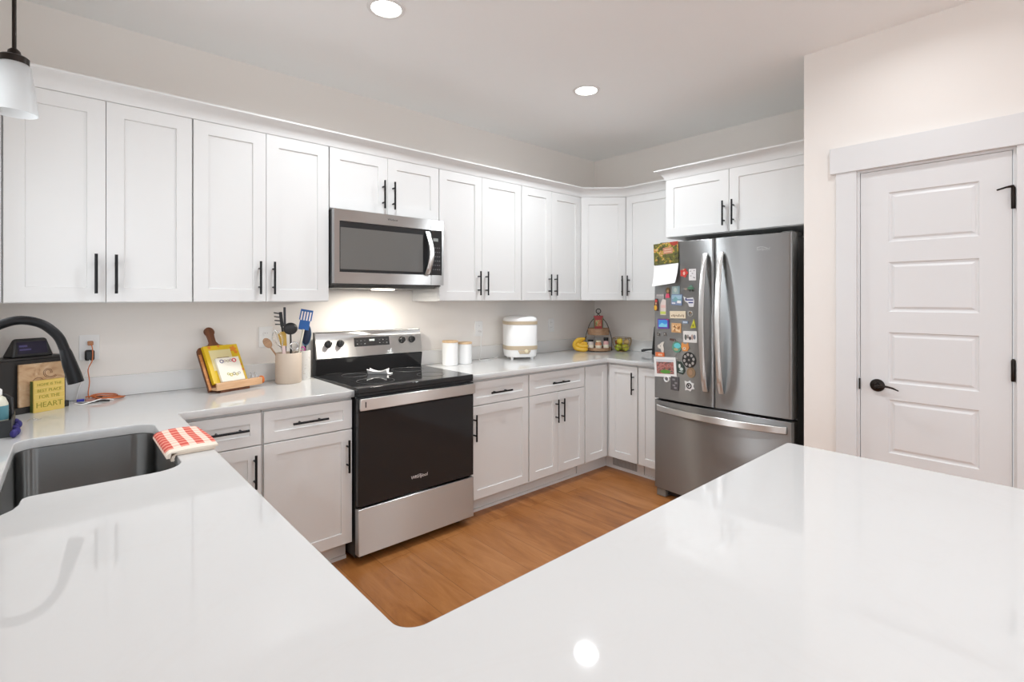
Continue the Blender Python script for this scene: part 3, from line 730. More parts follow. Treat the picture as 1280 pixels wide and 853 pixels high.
obj('shade', MB().lathe(sh+[sh[0]], 40, cap=False), frost, pn, smooth=True)
obj('socket_cap', MB().lathe([(0.0335, 0.140), (0.0345, 0.165), (0.030, 0.169), (0.017, 0.170), (0.014, 0.185), (0.007, 0.192)], 28), M['bronze'], pn, smooth=True)
obj('bulb', MB().ball((0, 0, 0.085), 0.020, 18, (1, 1, 1.3)), mat('bulb glass', (0.8, 0.8, 0.78), 0.2), pn, smooth=True)
obj('rod', MB().tube([(0, 0, 0.19), (0, 0, CZ-1.947-0.02)], 0.0052, 12), M['bronze'], pn, smooth=True)
obj('canopy', MB().lathe([(0.02, -0.03), (0.055, -0.02), (0.06, -0.001)], 28, (0, 0, CZ-1.947)), M['bronze'], pn, smooth=True)
# ------------------------------------------------------------------ outlets on the back wall
def outlet(x, z, label):
    t = thing('wall_outlet', label, 'outlet', (x, WB-0.0005, z), 0, None)
    obj('cover_plate', MB().box((-0.038, -0.006, -0.060), (0.038, 0, 0.060)), M['white_plastic'], t, bevel=0.002)
    for s in (-1, 1):
        r_ = obj('receptacle', MB().prism([(0.016*math.cos(a)*1.0, s*0.021+0.0145*math.sin(a)) for a in [2*PI*i/20 for i in range(20)]], -0.0085, -0.0055, 'y'), M['white_plastic'], t)
        sl = MB().box((-0.0070, -0.0088, s*0.021-0.002), (-0.0055, -0.0084, s*0.021+0.006)).box((0.0055, -0.0088, s*0.021-0.001), (0.0070, -0.0084, s*0.021+0.005))
        sl.lathe([(0.0018, 0), (0.0018, 0.0004)], 8).xf(T(0, 0, 0)) if False else None
        obj('slot', sl, M['blackplastic'], r_)
    return t
outlet(0.106, 1.161, 'white wall outlet left of the cookbook stand, with plugs in it')
outlet(0.900, 1.170, 'white wall outlet half hidden behind the utensil crock')
outlet(2.482, 1.155, 'white wall outlet left of the white rice cooker')
outlet(3.312, 1.154, 'white wall outlet right of the white rice cooker')
M['orange_plastic'] = flat('orange cable plastic', (0.62, 0.17, 0.05), 0.4)
tag(obj('charger_plug', MB().box((0.088, WB-0.047, 1.100), (0.124, WB-0.0100, 1.150)), M['blackplastic'], bevel=0.008, smooth=True, seg=3), 'black charger plugged into the lower socket of the left outlet', 'plug')
tag(obj('cable_plug', MB().box((0.098, WB-0.038, 1.172), (0.120, WB-0.0100, 1.192)), flat('tan plug', (0.45, 0.20, 0.09), 0.4), bevel=0.004, smooth=True), 'tan plug in the upper socket of the left outlet', 'plug')
Z0 = CT+0.003
def cable(name, pts, r, m, label, cat='cable'):
    return tag(obj(name, MB().tube(smooth_path(pts), r, 8), m, smooth=True), label, cat)
cable('charging_cable', [(0.106, 3.128, 1.104), (0.100, 3.120, 1.075), (0.086, 3.125, 1.03), (0.066, 3.130, 0.97), (0.058, 3.110, Z0), (0.075, 3.06, Z0), (0.13, 3.04, Z0), (0.18, 3.07, Z0)], 0.0018, M['white_plastic'], 'thin white cable running from the left outlet down onto the worktop')
cable('charging_cable', [(0.112, 3.134, 1.178), (0.116, 3.112, 1.15), (0.114, 3.112, 1.10), (0.100, 3.125, 1.06), (0.105, 3.128, 1.00), (0.10, 3.11, 0.94), (0.115, 3.10, Z0+0.001), (0.16, 3.12, Z0+0.004), (0.215, 3.10, Z0+0.004), (0.22, 3.075, Z0+0.004), (0.17, 3.085, Z0+0.008), (0.13, 3.11, Z0+0.012), (0.19, 3.13, Z0+0.008), (0.235, 3.11, Z0)], 0.0022, M['orange_plastic'], 'orange cable hanging from the left outlet and coiled on the worktop')
cable('charging_cable', [(0.09, 3.09, Z0+0.018), (0.13, 3.07, Z0+0.022), (0.17, 3.06, Z0+0.020), (0.205, 3.085, Z0+0.014), (0.195, 3.12, Z0+0.016), (0.15, 3.12, Z0+0.022), (0.11, 3.10, Z0+0.020), (0.14, 3.05, Z0+0.012), (0.21, 3.06, Z0+0.006), (0.235, 3.09, Z0+0.004)], 0.0032, M['orange_plastic'], 'thicker orange cable looped on top of the small cable pile')
cable('charging_cable', [(0.050, 3.02, Z0+0.004), (0.075, 3.00, Z0), (0.11, 3.02, Z0+0.004), (0.15, 3.05, Z0+0.008), (0.19, 3.04, Z0)], 0.0026, M['white_plastic'], 'short white cable at the front of the small cable pile')
cable('charging_cable', [(0.06, 3.03, Z0), (0.10, 3.02, Z0), (0.14, 3.04, Z0+0.001), (0.175, 3.03, Z0)], 0.0035, M['blackplastic'], 'short black cable lying in front of the orange coil')
tag(obj('cable_plug', MB().box((0.125, 3.065, CT+0.010), (0.150, 3.082, CT+0.020)), M['blackplastic'], bevel=0.002), 'small black plug on top of the coiled orange cable', 'plug')
tag(obj('cable_plug', MB().box((0.058, 3.092, CT+0.001), (0.085, 3.106, CT+0.012)), flat('blue plug plastic', (0.05, 0.06, 0.55), 0.4), bevel=0.002), 'small blue plug beside the yellow sign', 'plug')
tag(obj('adapter_box', MB().box((0.088, 3.052, CT+0.0), (0.122, 3.084, CT+0.016)), flat('pinkish adapter', (0.42, 0.22, 0.18), 0.5), bevel=0.003), 'small pinkish brown adapter among the cables', 'adapter')
cable('twist_tie', [(-0.095, 2.735, CT+0.002), (-0.085, 2.765, CT+0.004), (-0.070, 2.775, CT+0.002), (-0.078, 2.758, CT+0.003), (-0.066, 2.750, CT+0.002), (-0.055, 2.762, CT+0.002)], 0.0011, M['chrome'], 'tiny bent wire tie lying on the worktop by the sink corner', 'wire tie')

# ------------------------------------------------------------------ bread box corner
A30 = math.radians(30)
bx_ = thing('bread_box', 'black bread box standing in the left corner of the worktop', 'bread box', (0.022, 3.030, CT), A30)
M['blackwood'] = mat('black stained wood', (0.020, 0.018, 0.017), 0.45)
obj('body', MB().box((-0.240, 0.004, 0.006), (0, 0.108, 0.222)), M['blackwood'], bx_, bevel=0.003)
obj('lid', MB().box((-0.241, 0.000, 0.2225), (0.001, 0.109, 0.232)), M['blackwood'], bx_, bevel=0.002)
obj('base', MB().box((-0.240, 0.000, 0), (0, 0.106, 0.0055)), M['blackwood'], bx_, bevel=0.001)
obj('ledge', MB().box((-0.240, -0.018, 0), (0.0, -0.0005, 0.026)), M['blackwood'], bx_, bevel=0.001)
M['kraft'] = mat('tan board with darker figure', (0.5, 0.33, 0.2), 0.5)
nk = noise_tex(M['kraft'], coords(M['kraft'], (1, 1, 1)), 13, 2, 0.5, 2.2)
link(M['kraft'], ramp(M['kraft'], nk, [(0.30, (0.36, 0.20, 0.10)), (0.45, (0.50, 0.32, 0.18)), (0.60, (0.55, 0.37, 0.22)), (0.80, (0.66, 0.52, 0.38))]), BS(M['kraft']).inputs['Base Color'])
pb = thing('cutting_board', 'tan wooden board standing against the black bread box', 'board', (0.022, 3.030, CT), A30)
obj('board', MB().box((-0.180, -0.0145, 0.0265), (-0.014, -0.003, 0.205)), M['kraft'], pb, bevel=0.002)
cv = MB()
for k in range(2): cv.tube([(-0.085+0.022*(1-0.25*k)*math.cos(a)+0.004*a, -0.0147, 0.158+0.020*(1-0.25*k)*math.sin(a)) for a in [i*0.33 for i in range(18)]], 0.0012, 6)
cv.tube([(-0.145+0.01*i, -0.0147, 0.115+0.03*math.sin(i*0.5)) for i in range(12)], 0.0012, 6)
obj('curl_engraving', cv, flat('burnt brown line', (0.20, 0.10, 0.05)), pb)
sg = thing('wooden_sign', 'small yellow block sign lettered in olive, in front of the tan board', 'sign', (0.022, 3.030, CT), A30)
M['yellow'] = mat('mustard yellow paint', (0.68, 0.49, 0.12), 0.6)
M['olive'] = mat('olive paint', (0.30, 0.27, 0.03), 0.6)
blk = obj('block', MB().box((-0.146, -0.046, 0), (-0.034, -0.022, 0.133)), M['yellow'], sg, bevel=0.001)
obj('edge_band', MB().box((-0.1466, -0.040, 0.001), (-0.1461, -0.0225, 0.132)), flat('dark green edge', (0.07, 0.10, 0.02)), blk)
for tx, zz, sz in (('HOME IS THE', 0.116, 0.0150), ('BEST PLACE', 0.090, 0.0168), ('FOR THE', 0.064, 0.019), ('HEART', 0.029, 0.0315)):
    text('lettering', tx, sz, M['olive'], sg, (-0.090, -0.0464, zz), (PI/2, 0, 0))
lr = MB()
for zz in (0.052, 0.077, 0.103): lr.box((-0.143, -0.0464, zz-0.0006), (-0.037, -0.0461, zz+0.0006))
obj('ruled_lines', lr, flat('pale yellow line', (0.75, 0.60, 0.25)), blk)
ck = thing('smart_clock', 'black smart clock with a dark purple screen on top of the bread box', 'smart display', (0.022, 3.030, CT+0.232), A30)
cmb = MB(); cb8 = [cmb.bm.verts.new(p) for p in ((-0.190, 0.010, 0), (-0.040, 0.010, 0), (-0.040, 0.085, 0), (-0.190, 0.085, 0), (-0.176, 0.028, 0.080), (-0.058, 0.028, 0.080), (-0.064, 0.048, 0.078), (-0.170, 0.048, 0.078))]
for f in ((0, 3, 2, 1), (4, 5, 6, 7), (0, 1, 5, 4), (1, 2, 6, 5), (2, 3, 7, 6), (3, 0, 4, 7)): cmb.bm.faces.new([cb8[k] for k in f])
obj('case', cmb, M['blackplastic'], ck, bevel=0.009, smooth=True, seg=4)
scr = MB().box((-0.072, -0.0008, -0.030), (0.072-0.012, 0.0008, 0.030)).xf(Matrix.Diagonal((0.78, 1, 0.85, 1))).xf(R('X', -12.7)).xf(T(-0.112, 0.0178, 0.040))
M['screen'] = mat('dark purple screen', (0.012, 0.009, 0.03), 0.2)
cs = obj('screen', scr, M['screen'], ck)
obj('screen_digits', MB().box((-0.050, -0.0016, 0.004), (-0.022, -0.0009, 0.012)).box((-0.050, -0.0016, -0.010), (-0.010, -0.0009, -0.004)).xf(R('X', -12.7)).xf(T(-0.112, 0.0178, 0.040)), emis('soft violet digits', (0.04, 0.036, 0.11), 0.5), cs)

# dish caddy at the left edge
cd = thing('sink_caddy', 'black open caddy beside the sink at the left edge', 'caddy', (-0.180, 2.57, CT))
cm = MB().box((-0.055, -0.10, 0), (0.055, 0.10, 0.004))
for a, b in (((-0.055, -0.10, 0.004), (-0.052, 0.10, 0.06)), ((0.052, -0.10, 0.004), (0.055, 0.10, 0.06)), ((-0.052, -0.10, 0.004), (0.052, -0.097, 0.06)), ((-0.052, 0.097, 0.004), (0.052, 0.10, 0.06))): cm.box(a, b)
obj('tray', cm, M['blackplastic'], cd)
obj('arm', MB().tube([(0.050, 0.03, 0.05), (0.046, 0.05, 0.115), (0.030, 0.07, 0.125), (-0.030, 0.07, 0.125), (-0.046, 0.05, 0.115), (-0.050, 0.03, 0.05)], 0.006, 10), M['blackplastic'], cd, smooth=True)
sb_ = thing('soap_bottle', 'pale dish soap bottle with a teal label in the black caddy', 'bottle', (-0.168, 2.575, CT+0.0042))
obj('bottle', MB().lathe([(0.028, 0), (0.030, 0.01), (0.030, 0.10), (0.022, 0.122), (0.012, 0.13), (0.012, 0.138)], 24), flat('pale soap', (0.72, 0.70, 0.58), 0.3), sb_, smooth=True)
obj('label', MB().lathe([(0.0304, 0.045), (0.0304, 0.095)], 24, cap=False), flat('teal label', (0.10, 0.27, 0.32), 0.4), sb_, smooth=True)
obj('cap', MB().lathe([(0.014, 0.132), (0.014, 0.150), (0.010, 0.155)], 20), M['white_plastic'], sb_, smooth=True)
sp = MB()
for i in range(6): sp.ball((-0.119+0.005*math.sin(i*2.1), 2.455+i*0.042, CT+0.0145), 0.0135+0.002*math.sin(i*1.7), 12, (0.75, 1.9, 1.0))
tag(obj('dish_cloth', sp, flat('indigo cloth', (0.035, 0.028, 0.16), 0.9), smooth=True), 'crumpled indigo dish cloth beside the black caddy', 'cloth')

# ------------------------------------------------------------------ checked towel over the sink corner
def mk_towel():
    m = mat('red checked towel', (0.8, 0.7, 0.6), 0.9)
    tc = N(m, 'ShaderNodeTexCoord'); sx = N(m, 'ShaderNodeSeparateXYZ'); link(m, tc.outputs['Object'], sx.inputs[0])
    def sq(out, period, duty, off=0.0):
        a = N(m, 'ShaderNodeMath', operation='MULTIPLY_ADD'); link(m, out, a.inputs[0]); a.inputs[1].default_value = 1/period; a.inputs[2].default_value = 50.0+off
        f = N(m, 'ShaderNodeMath', operation='FRACT'); link(m, a.outputs[0], f.inputs[0])
        g = N(m, 'ShaderNodeMath', operation='LESS_THAN'); link(m, f.outputs[0], g.inputs[0]); g.inputs[1].default_value = duty; return g.outputs[0]
    cols = sq(sx.outputs['X'], 0.042, 0.54, 0.62); lines = sq(sx.outputs['Y'], 0.034, 0.62)
    bord = N(m, 'ShaderNodeMath', operation='GREATER_THAN'); link(m, sx.outputs['Y'], bord.inputs[0]); bord.inputs[1].default_value = -0.118
    # red columns, with the thin cross bands making the check
    a = N(m, 'ShaderNodeMath', operation='MULTIPLY'); link(m, cols, a.inputs[0]); a.inputs[1].default_value = 0.62
    b = N(m, 'ShaderNodeMath', operation='MULTIPLY_ADD'); link(m, lines, b.inputs[0]); b.inputs[1].default_value = 0.36; link(m, a.outputs[0], b.inputs[2])
    c = N(m, 'ShaderNodeMath', operation='MULTIPLY'); link(m, b.outputs[0], c.inputs[0]); link(m, bord.outputs[0], c.inputs[1])
    link(m, ramp(m, c.outputs[0], [(0.0, (0.80, 0.71, 0.60)), (0.36, (0.80, 0.52, 0.42)), (0.62, (0.76, 0.30, 0.22)), (0.98, (0.60, 0.08, 0.06))]), BS(m).inputs['Base Color'])
    n = noise_tex(m, tc.outputs['Object'], 500, 2); add_bump(m, n, 0.4, 0.001); return m
M['towel'] = mk_towel()
tw = thing('kitchen_towel', 'folded red and cream checked towel lying over the right corner of the sink', 'towel', (0.31, 1.99, CT))
def towel_layer(x_in, x_out, th, z_off, drop, y0, y1):
    mb = MB(); bm = mb.bm; n = 24; prev = None
    for i in range(n+1):
        t = i/n; y = y0+(y1-y0)*t
        w = 0.0016*math.sin(t*9+z_off*500)
        sh = 0.05*(t-0.5)
        xo = x_out+0.012*math.sin(t*2.4)-0.018*t
        top = z_off+th
        # profile in x,z (local to towel root at x=.31)
        up = [(xo, top+w*0.5), (0.02, top+0.002+w), (-0.01, top+0.002+w), (-0.036, top+w), (x_in+0.012, top-0.003), (x_in+0.003, top-0.010), (x_in, top-0.020), (x_in+0.001, -drop)]
        dn = [(x_in+0.010, -drop), (x_in+0.0095, -0.008), (x_in+0.013, z_off), (-0.036, z_off), (-0.01, z_off), (0.02, z_off), (xo+0.001, z_off)]
        q = [bm.verts.new((a, y, b)) for a, b in up+dn]
        if prev:
            L = len(q)
            for k in range(L): bm.faces.new((prev[k], prev[(k+1) % L], q[(k+1) % L], q[k]))
        else: bm.faces.new(q)
        prev = q
    bm.faces.new(prev[::-1]); return mb
obj('upper_fold', towel_layer(-0.070, 0.068, 0.007, 0.0100, 0.004, -0.155, 0.150), M['towel'], tw, smooth=True)
obj('lower_fold', towel_layer(-0.058, 0.062, 0.0075, 0.0008, 0.016, -0.148, 0.146), M['towel'], tw, smooth=True)

# ------------------------------------------------------------------ cookbook stand
A20 = math.radians(20); LEAN = -28
SX, SY = 0.567, 2.935
st = thing('cookbook_stand', 'dark wooden cookbook stand with a paddle handle and pale ledge', 'cookbook stand', (SX, SY, CT), A20)
out = [(0.0, 0.0), (0.200, 0.0), (0.200, 0.215)] + [(0.200-0.012*(1-math.cos(a)), 0.215+0.03*math.sin(a)) for a in (0.5, 1.0, 1.57)]
out += [(0.150, 0.250), (0.122, 0.258), (0.112, 0.275), (0.112, 0.300)] + [(0.095+0.026*math.cos(a), 0.335+0.026*math.sin(a)) for a in [-0.75+i*(PI+1.5)/14 for i in range(15)]]
out += [(0.078, 0.300), (0.078, 0.275), (0.068, 0.258), (0.040, 0.250), (0.012, 0.244), (0.002, 0.230), (0.0, 0.215)]
LB = lambda mb: mb.xf(R('X', LEAN)).xf(T(0, 0.0, 0.008))
obj('board', LB(MB().prism(out, 0.0, 0.016, 'y')), M['wood_dark'], st, bevel=0.002)
obj('board_edge', LB(MB().box((-0.0015, -0.004, 0.004), (0.012, -0.0003, 0.205))), M['wood_orange'], st, bevel=0.001)
lg = MB().prism([(-0.052, 0.014), (-0.052, 0.050), (-0.044, 0.054), (-0.040, 0.050), (-0.040, 0.024), (-0.002, 0.024), (-0.002, 0.014)], 0.006, 0.258, 'x')
lgo = obj('ledge', lg, wood('pale ledge wood', (0.62, 0.36, 0.19), (0.72, 0.46, 0.27), (3, 30, 30)), st, bevel=0.002)
obj('ledge_end', MB().lathe([(0.0, 0), (0.016, 0.001), (0.021, 0.006), (0.021, 0.014), (0.0, 0.0145)], 24, cap=False).xf(R('Y', 90)).xf(T(0.2582, -0.030, 0.035)), flat('bright orange stain', (0.72, 0.18, 0.03), 0.45), lgo, smooth=True)
obj('foot', MB().box((0.03, -0.045, 0), (0.19, 0.075, 0.0135)), M['wood_dark'], st, bevel=0.003)
obj('rear_leg', MB().box((0.085, 0.066, 0.0137), (0.115, 0.075, 0.135)), M['wood_dark'], st, bevel=0.002)
for x in (0.214, 0.240): obj('page_holder', MB().tube(smooth_path([(x-0.012, -0.020, 0.024), (x-0.010, -0.016, 0.060), (x, -0.012, 0.078), (x+0.010, -0.016, 0.060), (x+0.012, -0.020, 0.024)]), 0.0014, 8), M['chrome'], st, smooth=True)
bk = thing('cookbook', 'bright yellow cookbook propped open on the wooden stand', 'book', (SX, SY, CT), A20)
LK = lambda mb: mb.xf(R('X', LEAN)).xf(T(0, 0.0, 0.008))
M['bookyellow'] = mat('yellow cover', (0.74, 0.50, 0.015), 0.4)
cov = obj('cover', LK(MB().box((0.020, -0.0215, 0.030), (0.205, -0.0005, 0.242))), M['bookyellow'], bk, bevel=0.0015)
obj('title_panel', LK(MB().box((0.042, -0.0222, 0.10), (0.158, -0.0216, 0.215))), mat('pale yellow panel', (0.78, 0.68, 0.36), 0.5), cov)
obj('title_line', LK(MB().box((0.075, -0.0227, 0.168), (0.140, -0.0223, 0.171)).box((0.055, -0.0227, 0.158), (0.150, -0.0223, 0.160))), flat('brown print', (0.22, 0.12, 0.05)), cov)
for cx_, cz_, rr_2 in ((0.175, 0.215, 0.016), (0.186, 0.195, 0.009), (0.050, 0.232, 0.008), (0.100, 0.236, 0.006), (0.192, 0.12, 0.006), (0.195, 0.09, 0.007)):
    obj('flower_print', LK(MB().prism([(cx_+rr_2*(1+0.25*math.cos(5*a))*math.cos(a), cz_+rr_2*(1+0.25*math.cos(5*a))*math.sin(a)) for a in [2*PI*i/30 for i in range(30)]], -0.0226, -0.0217, 'y')), flat('orange print', (0.75, 0.25, 0.02)), cov)
rb_ = thing('recipe_booklet', 'small white illustrated booklet resting in front of the yellow cookbook', 'booklet', (SX, SY, CT), A20)
bk2 = obj('booklet_cover', LK(MB().box((0.054, -0.0380, 0.028), (0.180, -0.0230, 0.162))), mat('cream booklet', (0.84, 0.80, 0.70), 0.6), rb_, bevel=0.001)
def blobs(lst, yy, name, parent, xf_):
    for (x, z, r1, col) in lst:
        obj(name, xf_(MB().ring((x, yy, z), r1, r1*0.32, 'y', 16, ts=6)), flat('print ink', col, 0.6), parent)
blobs([(0.082, 0.142, 0.0085, (0.28, 0.26, 0.34)), (0.100, 0.143, 0.006, (0.60, 0.52, 0.45)), (0.116, 0.141, 0.006, (0.55, 0.50, 0.35)), (0.131, 0.143, 0.006, (0.45, 0.30, 0.32)), (0.150, 0.142, 0.0095, (0.68, 0.10, 0.13)),
       (0.098, 0.068, 0.006, (0.50, 0.50, 0.18)), (0.112, 0.062, 0.007, (0.62, 0.52, 0.10)), (0.128, 0.066, 0.007, (0.32, 0.30, 0.22)), (0.143, 0.061, 0.006, (0.55, 0.48, 0.12)), (0.157, 0.068, 0.006, (0.50, 0.46, 0.40))], -0.0382, 'printed_wreath', bk2, LK)

# ------------------------------------------------------------------ utensil crocks
def crock(x, y, r, h, m, label):
    t = thing('utensil_crock', label, 'crock', (x, y, CT))
    obj('pot', MB().lathe([(r*0.93, 0), (r, 0.006), (r, h-0.003), (r-0.002, h), (r-0.006, h-0.002), (r-0.007, 0.012), (0.001, 0.010)], 40, cap=False), m, t, smooth=True)
    return t
M['beige_clay'] = mat('beige stoneware', (0.56, 0.46, 0.37), 0.55); add_bump(M['beige_clay'], noise_tex(M['beige_clay'], coords(M['beige_clay']), 90, 3), 0.15, 0.002)
crock(0.978, 3.015, 0.070, 0.172, M['beige_clay'], 'beige stoneware crock full of cooking utensils')
M['speckle'] = picture('pale speckled glaze', [(0.0, (0.62, 0.60, 0.55)), (0.36, (0.70, 0.69, 0.66)), (0.66, (0.55, 0.54, 0.53)), (0.72, (0.66, 0.65, 0.62))], 60, 2)
crock(1.082, 3.082, 0.044, 0.172, M['speckle'], 'slim pale speckled crock tucked behind the beige one, beside the range')
def utensil(name, label, cat, base, tip, parts):
    """base and tip in room space; local z runs from the base to the tip; parts(t) adds meshes"""
    b = Vector(base); d = (Vector(tip)-b); L = d.length; z = d.normalized()
    cam_dir = (Vector((0, 0, 1.3))-b).normalized(); x = z.cross(-cam_dir).normalized(); x = -x if x.dot(Vector((0.667, -0.745, 0))) < 0 else x
    y = z.cross(x)
    t = thing(name, label, cat, base); t.rotation_euler = Matrix((x, y, z)).transposed().to_euler()
    parts(t, L); return t
blk_m = mat('black nylon', (0.02, 0.02, 0.022), 0.45)
def p_spoon(t, L):
    obj('handle', MB().tube([(0, 0, 0), (0, 0, L-0.06)], [0.005, 0.0045], 10), M['wood_mid'], t, smooth=True)
    obj('bowl', MB().ball((0, 0, L-0.03), 0.033, 18, (0.62, 0.18, 1.0)), M['wood_mid'], t, smooth=True)
utensil('wooden_spoon', 'wooden spoon leaning far left out of the beige crock', 'spoon', (1.010, 3.035, 0.93), (0.845, 3.00, 1.172), p_spoon)
def p_whisk(t, L):
    obj('handle', MB().tube([(0, 0, 0), (0, 0, L-0.11)], [0.007, 0.006], 12), M['chrome'], t, smooth=True)
    for k in range(4):
        a = k*PI/4; pts = [(0.027*math.cos(a)*math.sin(PI*s)**0.8*(1 if True else 0), 0.027*math.sin(a)*math.sin(PI*s)**0.8, L-0.11+0.11*s) for s in [i/10 for i in range(11)]]
        pts2 = [(-p[0], -p[1], p[2]) for p in pts][::-1]
        obj('wire', MB().tube([Vector(p) for p in pts[:-1]+[(0, 0, L)]+pts2[1:]], 0.0011, 6), M['chrome'], t, smooth=True)
utensil('whisk', 'steel wire whisk standing left in the beige crock', 'whisk', (1.005, 3.005, 0.935), (0.893, 2.99, 1.222), p_whisk)
def blade(w0, w1, l0, l1, th, z_off=0):
    return MB().prism([(-w0/2, l0), (w0/2, l0), (w1/2, l1-0.01), (w1/2-0.01, l1), (-w1/2+0.01, l1), (-w1/2, l1-0.01)], -th/2, th/2, 'y')
def p_yellow(t, L):
    obj('handle', MB().tube([(0, 0, 0), (0, 0, L-0.08)], [0.006, 0.005], 10), M['wood_pale'], t, smooth=True)
    obj('head', blade(0.03, 0.045, L-0.085, L, 0.009), flat('yellow silicone', (0.72, 0.45, 0.08), 0.45), t, bevel=0.003)
utensil('spatula', 'yellow silicone spatula in the beige crock behind the whisk', 'spatula', (0.985, 3.02, 0.935), (0.945, 3.03, 1.205), p_yellow)
def p_fork(t, L):
    obj('handle', MB().tube([(0, 0, 0), (0, 0, L-0.08)], [0.006, 0.006], 10), blk_m, t, smooth=True)
    hd_ = obj('head', MB().box((-0.008, -0.004, L-0.085), (0.010, 0.004, L)), blk_m, t, bevel=0.003)
    for i in range(4): obj('tooth', MB().tube(smooth_path([(0.0, 0, L-0.072+i*0.021), (-0.016, -0.004, L-0.070+i*0.0215), (-0.034, -0.010, L-0.066+i*0.022)], 4), 0.0032, 8), blk_m, hd_, smooth=True)
utensil('pasta_fork', 'black pasta fork with teeth pointing left, standing in the beige crock', 'pasta fork', (0.985, 3.04, 0.935), (0.945, 3.055, 1.318), p_fork)
utensil('skewer', 'tall thin dark handle standing above the other utensils', 'utensil', (0.975, 3.055, 0.935), (0.975, 3.075, 1.345), lambda t, L: obj('rod', MB().box((-0.0065, -0.003, 0), (0.0065, 0.003, L)), mat('dark slate plastic', (0.06, 0.065, 0.08), 0.5), t, bevel=0.002))
def p_ladle(t, L):
    obj('handle', MB().tube([(0, 0, 0), (0, 0, L-0.055)], [0.006, 0.005], 10), blk_m, t, smooth=True)
    obj('bowl', MB().ball((0, 0, L-0.032), 0.042, 20, (0.9, 0.45, 0.82)), blk_m, t, smooth=True)
utensil('ladle', 'black ladle with a rounded head in the middle of the beige crock', 'ladle', (0.990, 3.00, 0.935), (0.978, 2.985, 1.256), p_ladle)
def p_blue(t, L):
    obj('handle', MB().tube([(0, 0, 0), (0, 0, L-0.115)], [0.008, 0.011], 12, flat=0.6), mat('ivory handle', (0.72, 0.68, 0.58), 0.4), t, smooth=True)
    m_ = MB(); l0, l1 = L-0.118, L
    m_.box((-0.028, -0.002, l0), (0.028, 0.002, l0+0.055)).box((-0.034, -0.002, l1-0.012), (0.034, 0.002, l1))
    for i in range(5): m_.box((-0.034+i*0.0152, -0.002, l0+0.055), (-0.034+i*0.0152+0.007, 0.002, l1-0.012))
    obj('blade', m_, flat('bright blue nylon', (0.012, 0.12, 0.42), 0.4), t, bevel=0.001)
utensil('slotted_turner', 'bright blue slotted turner with an ivory handle, right side of the crock', 'turner', (1.000, 2.995, 0.935), (1.075, 2.99, 1.330), p_blue)
def p_masher(t, L):
    obj('handle', MB().tube([(0, 0, 0), (0, 0, L-0.05)], 0.004, 8), M['chrome'], t, smooth=True)
    obj('loop', MB().ring((0, 0, L-0.025), 0.022, 0.0028, 'y', 24), M['chrome'], t, smooth=True)
utensil('masher', 'steel loop handled masher low at the front of the beige crock', 'masher', (0.985, 2.985, 0.94), (0.995, 2.962, 1.150), p_masher)
def p_pink(t, L):
    obj('handle', MB().box((-0.009, -0.004, 0), (0.009, 0.004, L)), flat('pale pink plastic', (0.72, 0.55, 0.53), 0.4), t, bevel=0.003)
utensil('peeler', 'pale pink handle sticking up at the front left of the beige crock', 'utensil', (0.955, 2.985, 0.94), (0.935, 2.965, 1.130), p_pink)
def p_brush(t, L):
    obj('handle', MB().tube([(0, 0, 0), (0, 0, L-0.11)], 0.006, 10), blk_m, t, smooth=True)
    h_ = obj('head', MB().ball((0, 0, L-0.06), 0.062, 18, (0.42, 0.25, 1.0)), mat('dark navy nylon', (0.012, 0.022, 0.06), 0.5), t, smooth=True)
    obj('rim', MB().ring((0, 0, 0), 0.062, 0.0035, 'y', 30).xf(Matrix.Diagonal((0.42, 1, 1, 1))).xf(T(0, -0.004, L-0.06)), flat('steel blue rim', (0.10, 0.22, 0.36)), h_, smooth=True)
utensil('serving_spoon', 'dark navy serving spoon with a blue rim in the slim speckled crock', 'spoon', (1.082, 3.085, 0.93), (1.100, 3.060, 1.238), p_brush)
def p_ring(t, L):
    obj('stem', MB().tube([(0, 0, 0), (0, 0, L-0.03)], 0.004, 8), flat('purple plastic', (0.20, 0.06, 0.30), 0.4), t, smooth=True)
    obj('ring', MB().ring((0, 0, L-0.016), 0.013, 0.0038, 'y', 24), flat('magenta plastic', (0.55, 0.08, 0.35), 0.4), t, smooth=True)
utensil('measuring_spoon', 'magenta ring handled spoon at the front of the slim speckled crock', 'spoon', (1.075, 3.075, 0.93), (1.068, 3.046, 1.112), p_ring)

# ------------------------------------------------------------------ things right of the range
sr = thing('spoon_rest', 'white fishtail spoon rest standing on the black glass cooktop', 'spoon rest', (1.475, 2.895, 0.9268), math.radians(-42))
pr = MB(); bm = pr.bm; prev = None
for i in range(15):
    t = i/14; x = -0.060+0.120*t; hgt = 0.030-0.014*math.sin(PI*t)+0.005*abs(t-0.6); dep = 0.018+0.018*abs(2*t-1.1)
    q = [bm.verts.new(p) for p in ((x, -dep, 0.004+hgt*0.9), (x, -dep*0.3, 0.003), (x, dep*0.5, 0.004), (x, dep, hgt), (x, dep*0.85, hgt+0.002), (x, dep*0.4, 0.009), (x, -dep*0.3, 0.008), (x, -dep*0.9, 0.007+hgt*0.9))]
    if prev:
        for k in range(8): bm.faces.new((prev[k], prev[(k+1) % 8], q[(k+1) % 8], q[k]))
    else: bm.faces.new(q)
    prev = q
bm.faces.new(prev[::-1])
bmesh.ops.translate(bm, verts=bm.verts, vec=(0, 0, -0.0025))
obj('dish', pr, M['white_ceramic'], sr, smooth=True)
obj('tail', MB().prism([(0.050, -0.008), (0.085, -0.024), (0.078, 0.0), (0.085, 0.024), (0.050, 0.008)], 0.0, 0.006), M['white_ceramic'], sr, bevel=0.002)
